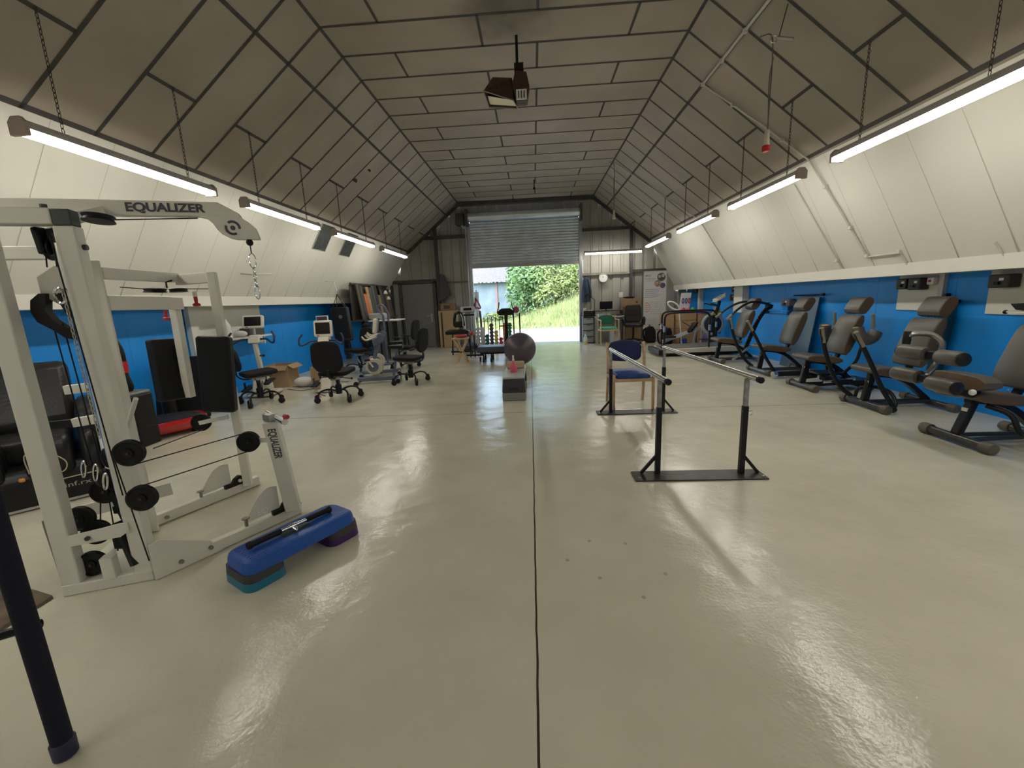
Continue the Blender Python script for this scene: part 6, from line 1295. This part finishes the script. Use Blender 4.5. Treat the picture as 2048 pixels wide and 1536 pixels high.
t = thing('ceiling_clamp', 'grey lever handle on a ring at the right ceiling slope above the red socket', 'clamp', (2.3, 4.5, 3.65)); make('handle', MB().cyl((2.28, 4.5, 3.62), (2.43, 4.5, 3.60), .013, 10), mat('dull steel', 0), t); make('hanger_wire', MB().cyl((2.30, 4.5, 3.62), (2.36, 4.5, 3.88), .004, 6), M_frame, t)
t = thing('ceiling_sensor', 'small black sensor on a short stem under the far flat ceiling', 'sensor', (.11, 11.4, 4.31)); make('stem', MB().cyl((.11, 11.4, 4.12), (.11, 11.4, 4.31), .012, 8), M_frame, t); make('sensor_head', MB().sph((.11, 11.4, 4.11), .035, 12, 8), M_frame, t)
# holes and openings in the lining, left
def on_wl(z, y): k = (HZ - z) / (HZ - LZ1); return Vector((HL + (SL - HL)*k, y, z))
nw = Vector((1.365, 0, -.69)).normalized()
M_open = mat('dark green grey corrugated sheet', (.05, .058, .052), .6, noise=.3, nscale=15)
for y0, y1, lb in ((8.13, 8.62, 'nearer'), (9.25, 9.76, 'farther')):
    t = thing('roof_vent', lb + ' dark corrugated opening high in the left white slope', 'roof opening', on_wl(2.7, (y0+y1)/2)); mb = MB()
    a, b = on_wl(2.93, 0) + nw*.006, on_wl(2.49, 0) + nw*.006; n = 12
    for i in range(n):
        ya, yb = y0 + (y1-y0)*i/n, y0 + (y1-y0)*(i+.5)/n; yc = y0 + (y1-y0)*(i+1)/n; Y = lambda v, q: v + Vector((0, q, 0))
        mb.quad(Y(a, ya), Y(a + nw*.012, yb), Y(b + nw*.012, yb), Y(b, ya)); mb.quad(Y(a + nw*.012, yb), Y(a, yc), Y(b, yc), Y(b + nw*.012, yb))
    make('corrugated_sheet', mb, M_open, t, smooth=False)
    mb = MB()
    for q in (y0, y1): mb.bar(Y(a, q) + nw*.004, Y(b, q) + nw*.004, .014, .012)
    mb.bar(Y(b, y0) + nw*.004, Y(b, y1) + nw*.004, .014, .012); make('opening_frame', mb, M_gap, t)
for x, y, z, s in ((-3.09, 7.91, 3.58, .07), (-2.86, 8.03, 3.765, .045)):
    p = Vector((x, y, z)); solo('lining_tear', MB().prism([(s*math.cos(a)*(1 + .35*math.sin(3*a)), s*.6*math.sin(a)*(1 + .3*math.cos(2*a))) for a in [2*PI*k/11 for k in range(11)]], (0, 0, 0), (0, 1, 0), (-.78, 0, -.62), NL*.012), mat('torn dark lining', (.04, .03, .02), .8), '%s torn dark patch in the left ceiling slope' % ('larger' if s > .05 else 'smaller'), 'hole', (0, 0, 0)).location = p + NL*.002
# floor bolts
for i, (x, y) in enumerate(((.14, 2.05), (.29, 1.90), (.47, 1.76), (.28, 2.23), (.62, 1.93), (.48, 2.2))):
    solo('floor_plug', MB().cyl((0, 0, 0), (0, 0, .0015), .010, 14), mat('painted floor plug', (.33, .32, .26), .4), 'small round plug in the floor right of the long joint', 'floor plug', (0, 0, 0), group='floor plugs by the long joint').location = (x, y, .0005)
# ================================================================ outside
def stuff(o): o['kind'] = 'stuff'; return o
M_road = mat('pale gravel apron', (.48, .43, .41), .9, noise=.15, nscale=3); M_grass = mat('rough grass ground', (.15, .20, .08), .9, noise=.35, nscale=2)
struct('ground', MB().bx(-30, 40, YE + .15, 22, -.1, -.02), M_road, smooth=False)
mb = MB(); nx, ny = 40, 24; vs = []
for j in range(ny + 1):
    for i in range(nx + 1):
        x = -30 + 80*i/nx; y = 20.5 + 50*j/ny; u = max(0, min(1, (x + 1.6)/4.3)); v = min(1, j/2.2)
        vs.append((x, y, -.05 + v*(u*1.7) + .15*math.sin(x*1.3 + y)*v))
mb.add(vs, [(j*(nx+1)+i, j*(nx+1)+i+1, (j+1)*(nx+1)+i+1, (j+1)*(nx+1)+i) for j in range(ny) for i in range(nx)])
struct('hillside', mb, M_grass)
def leafy(name, label, c, r, n, size, m, cat='shrub', trunk=True, seed=1, group=None):
    rr = random.Random(seed); t = thing(name, label, cat, (c[0], c[1], max(0, c[2] - r[2])), 0, group); mb = MB()
    blobs = [(Vector((rr.uniform(-.6, .6)*r[0], rr.uniform(-.5, .5)*r[1], rr.uniform(-.55, .65)*r[2])), rr.uniform(.35, .6)) for _ in range(9)]
    for _ in range(n):
        b, k = rr.choice(blobs); d = Vector((rr.gauss(0, 1), rr.gauss(0, 1), rr.gauss(0, 1))).normalized()
        p = Vector(c) + b + Vector((d.x*r[0], d.y*r[1], d.z*r[2])) * k * rr.uniform(.55, 1.05)
        a = Vector((rr.gauss(0, 1), rr.gauss(0, 1), rr.gauss(0, .6))).normalized(); e = a.cross(d).normalized()*size*.4; a = a*size*rr.uniform(.6, 1.3)
        mb.add([p - a, p + e, p + a, p - e], [(0, 1, 2, 3)])
    make('foliage', mb, m, t, smooth=False)
    if trunk:
        mb = MB()
        for k in range(5): mb.tube(crom([(c[0] + rr.uniform(-.1, .1), c[1], max(-.1, c[2] - r[2]) ), (c[0] + rr.uniform(-.4, .4)*r[0], c[1] + rr.uniform(-.3, .3)*r[1], c[2]), (c[0] + rr.uniform(-.8, .8)*r[0], c[1] + rr.uniform(-.5, .5)*r[1], c[2] + r[2]*.6)], 4), [.06]*4 + [.04]*4 + [.015], 6)
        make('branches', mb, mat('bark', (.10, .07, .05), .9, noise=.3), t)
    return t
def leafm(name, c):
    m = mat(name, c, .5, noise=.35, nscale=1.2); b = m.node_tree.nodes['Principled BSDF']; b.inputs['Subsurface Weight'].default_value = .0; return m
L1, L2, L3, L4 = leafm('mid green leaves', (.13, .25, .10)), leafm('yellow green leaves', (.24, .33, .12)), leafm('deep green leaves', (.06, .16, .08)), leafm('dry grass heads', (.34, .34, .17))
leafy('leafy_tree', 'tall broad green tree behind the doorway, left part', (-.2, 29.0, 3.6), (2.3, 2, 3.6), 4600, .16, L1, 'tree', seed=1)
leafy('leafy_tree', 'tall dense green tree filling the upper right of the doorway', (3.0, 28, 4.2), (2.9, 2, 3.6), 4600, .16, L3, 'tree', seed=2)
leafy('leafy_shrub', 'bushy mid green shrub in front of the right corner of the white hut', (-.1, 25.5, 1.7), (1.5, 1.2, 1.9), 3600, .12, L1, seed=3)
leafy('leafy_shrub', 'yellow green shrub at the centre of the doorway view', (1.3, 25.0, 2.0), (1.4, 1.1, 1.6), 3200, .11, L2, seed=4)
leafy('leafy_shrub', 'light shrub on the bank at the right jamb', (2.7, 24.8, 2.6), (1.2, 1.0, 1.1), 2200, .10, L2, seed=5)
leafy('leafy_tree', 'dark conifer beyond the hut roof at the left of the doorway', (-4.5, 46, 4.2), (2.6, 2, 3.0), 1600, .3, L3, 'tree', seed=6)
leafy('leafy_shrub', 'low scrub growing along the foot of the hut wall', (-1.8, 30.5, .25), (2.2, .7, .5), 1500, .12, L2, trunk=False, seed=7)
# tall grass on the bank: uncountable
rr = random.Random(5); mb = MB()
for _ in range(9000):
    x = rr.uniform(-5, 7.5); y = rr.uniform(20.6, 25.5); u = max(0, min(1, (x + 1.6)/4.3)); v = min(1, (y - 20.5)/4.6); z = -.05 + v*u*1.7; h = rr.uniform(.12, .5) * (.5 + .5*u) ; dx = rr.uniform(-.12, .12); mb.m = 0 if rr.random() < .7 else 1
    mb.add([(x - .018, y, z), (x + .018, y, z), (x + dx, y + rr.uniform(-.1, .1), z + h)], [(0, 1, 2)])
g = make('tall_grass', mb, [L2, L4], smooth=False, loc=(0, 21, 0)); tag(g, 'tall sunlit grass covering the bank beyond the gravel', 'grass'); stuff(g)
# hut
t = thing('hut', 'small white rendered hut with corrugated roof and a dark window beyond the doorway', 'hut', (-2.5, 33, 0)); M_hw = mat('pale blue white render', (.19, .27, .36), .9, noise=.25, nscale=1)
make('wall', MB().bx(-8, 1.6, 33, 37, 0, 2.75), M_hw, t); w_ = make('window', MB().bx(-.75, .35, 32.94, 33, 1.2, 2.3), mat('dark window pane', (.015, .03, .03), .2), t)
make('window_frame', MB().bx(-.8, -.75, 32.92, 33, 1.15, 2.35).bx(.35, .4, 32.92, 33, 1.15, 2.35).bx(-.8, .4, 32.92, 33, 1.12, 1.2), M_hw, w_); make('dark_door', MB().bx(-4.75, -4.2, 32.95, 33, 0, 2.1), mat('dark hut door', (.03, .04, .05), .7), t); make('rust_pipe', MB().bx(-2.85, -2.72, 32.9, 33, 0, 2.7), mat('pinkish pipe', (.3, .2, .18), .8), t)
mb = MB(); x = -8.4; cor = []
while x < 2.0: cor += [(x, 0), (x + .14, .09)]; x += .28
for (xa, za), (xb, zb) in zip(cor, cor[1:]): mb.quad((xa, 32.5, 2.7 + za), (xb, 32.5, 2.7 + zb), (xb, 35.5, 4.15 + zb), (xa, 35.5, 4.15 + za))
make('roof', mb, mat('pale corrugated roofing', (.17, .17, .18), .7, noise=.2), t, smooth=False)
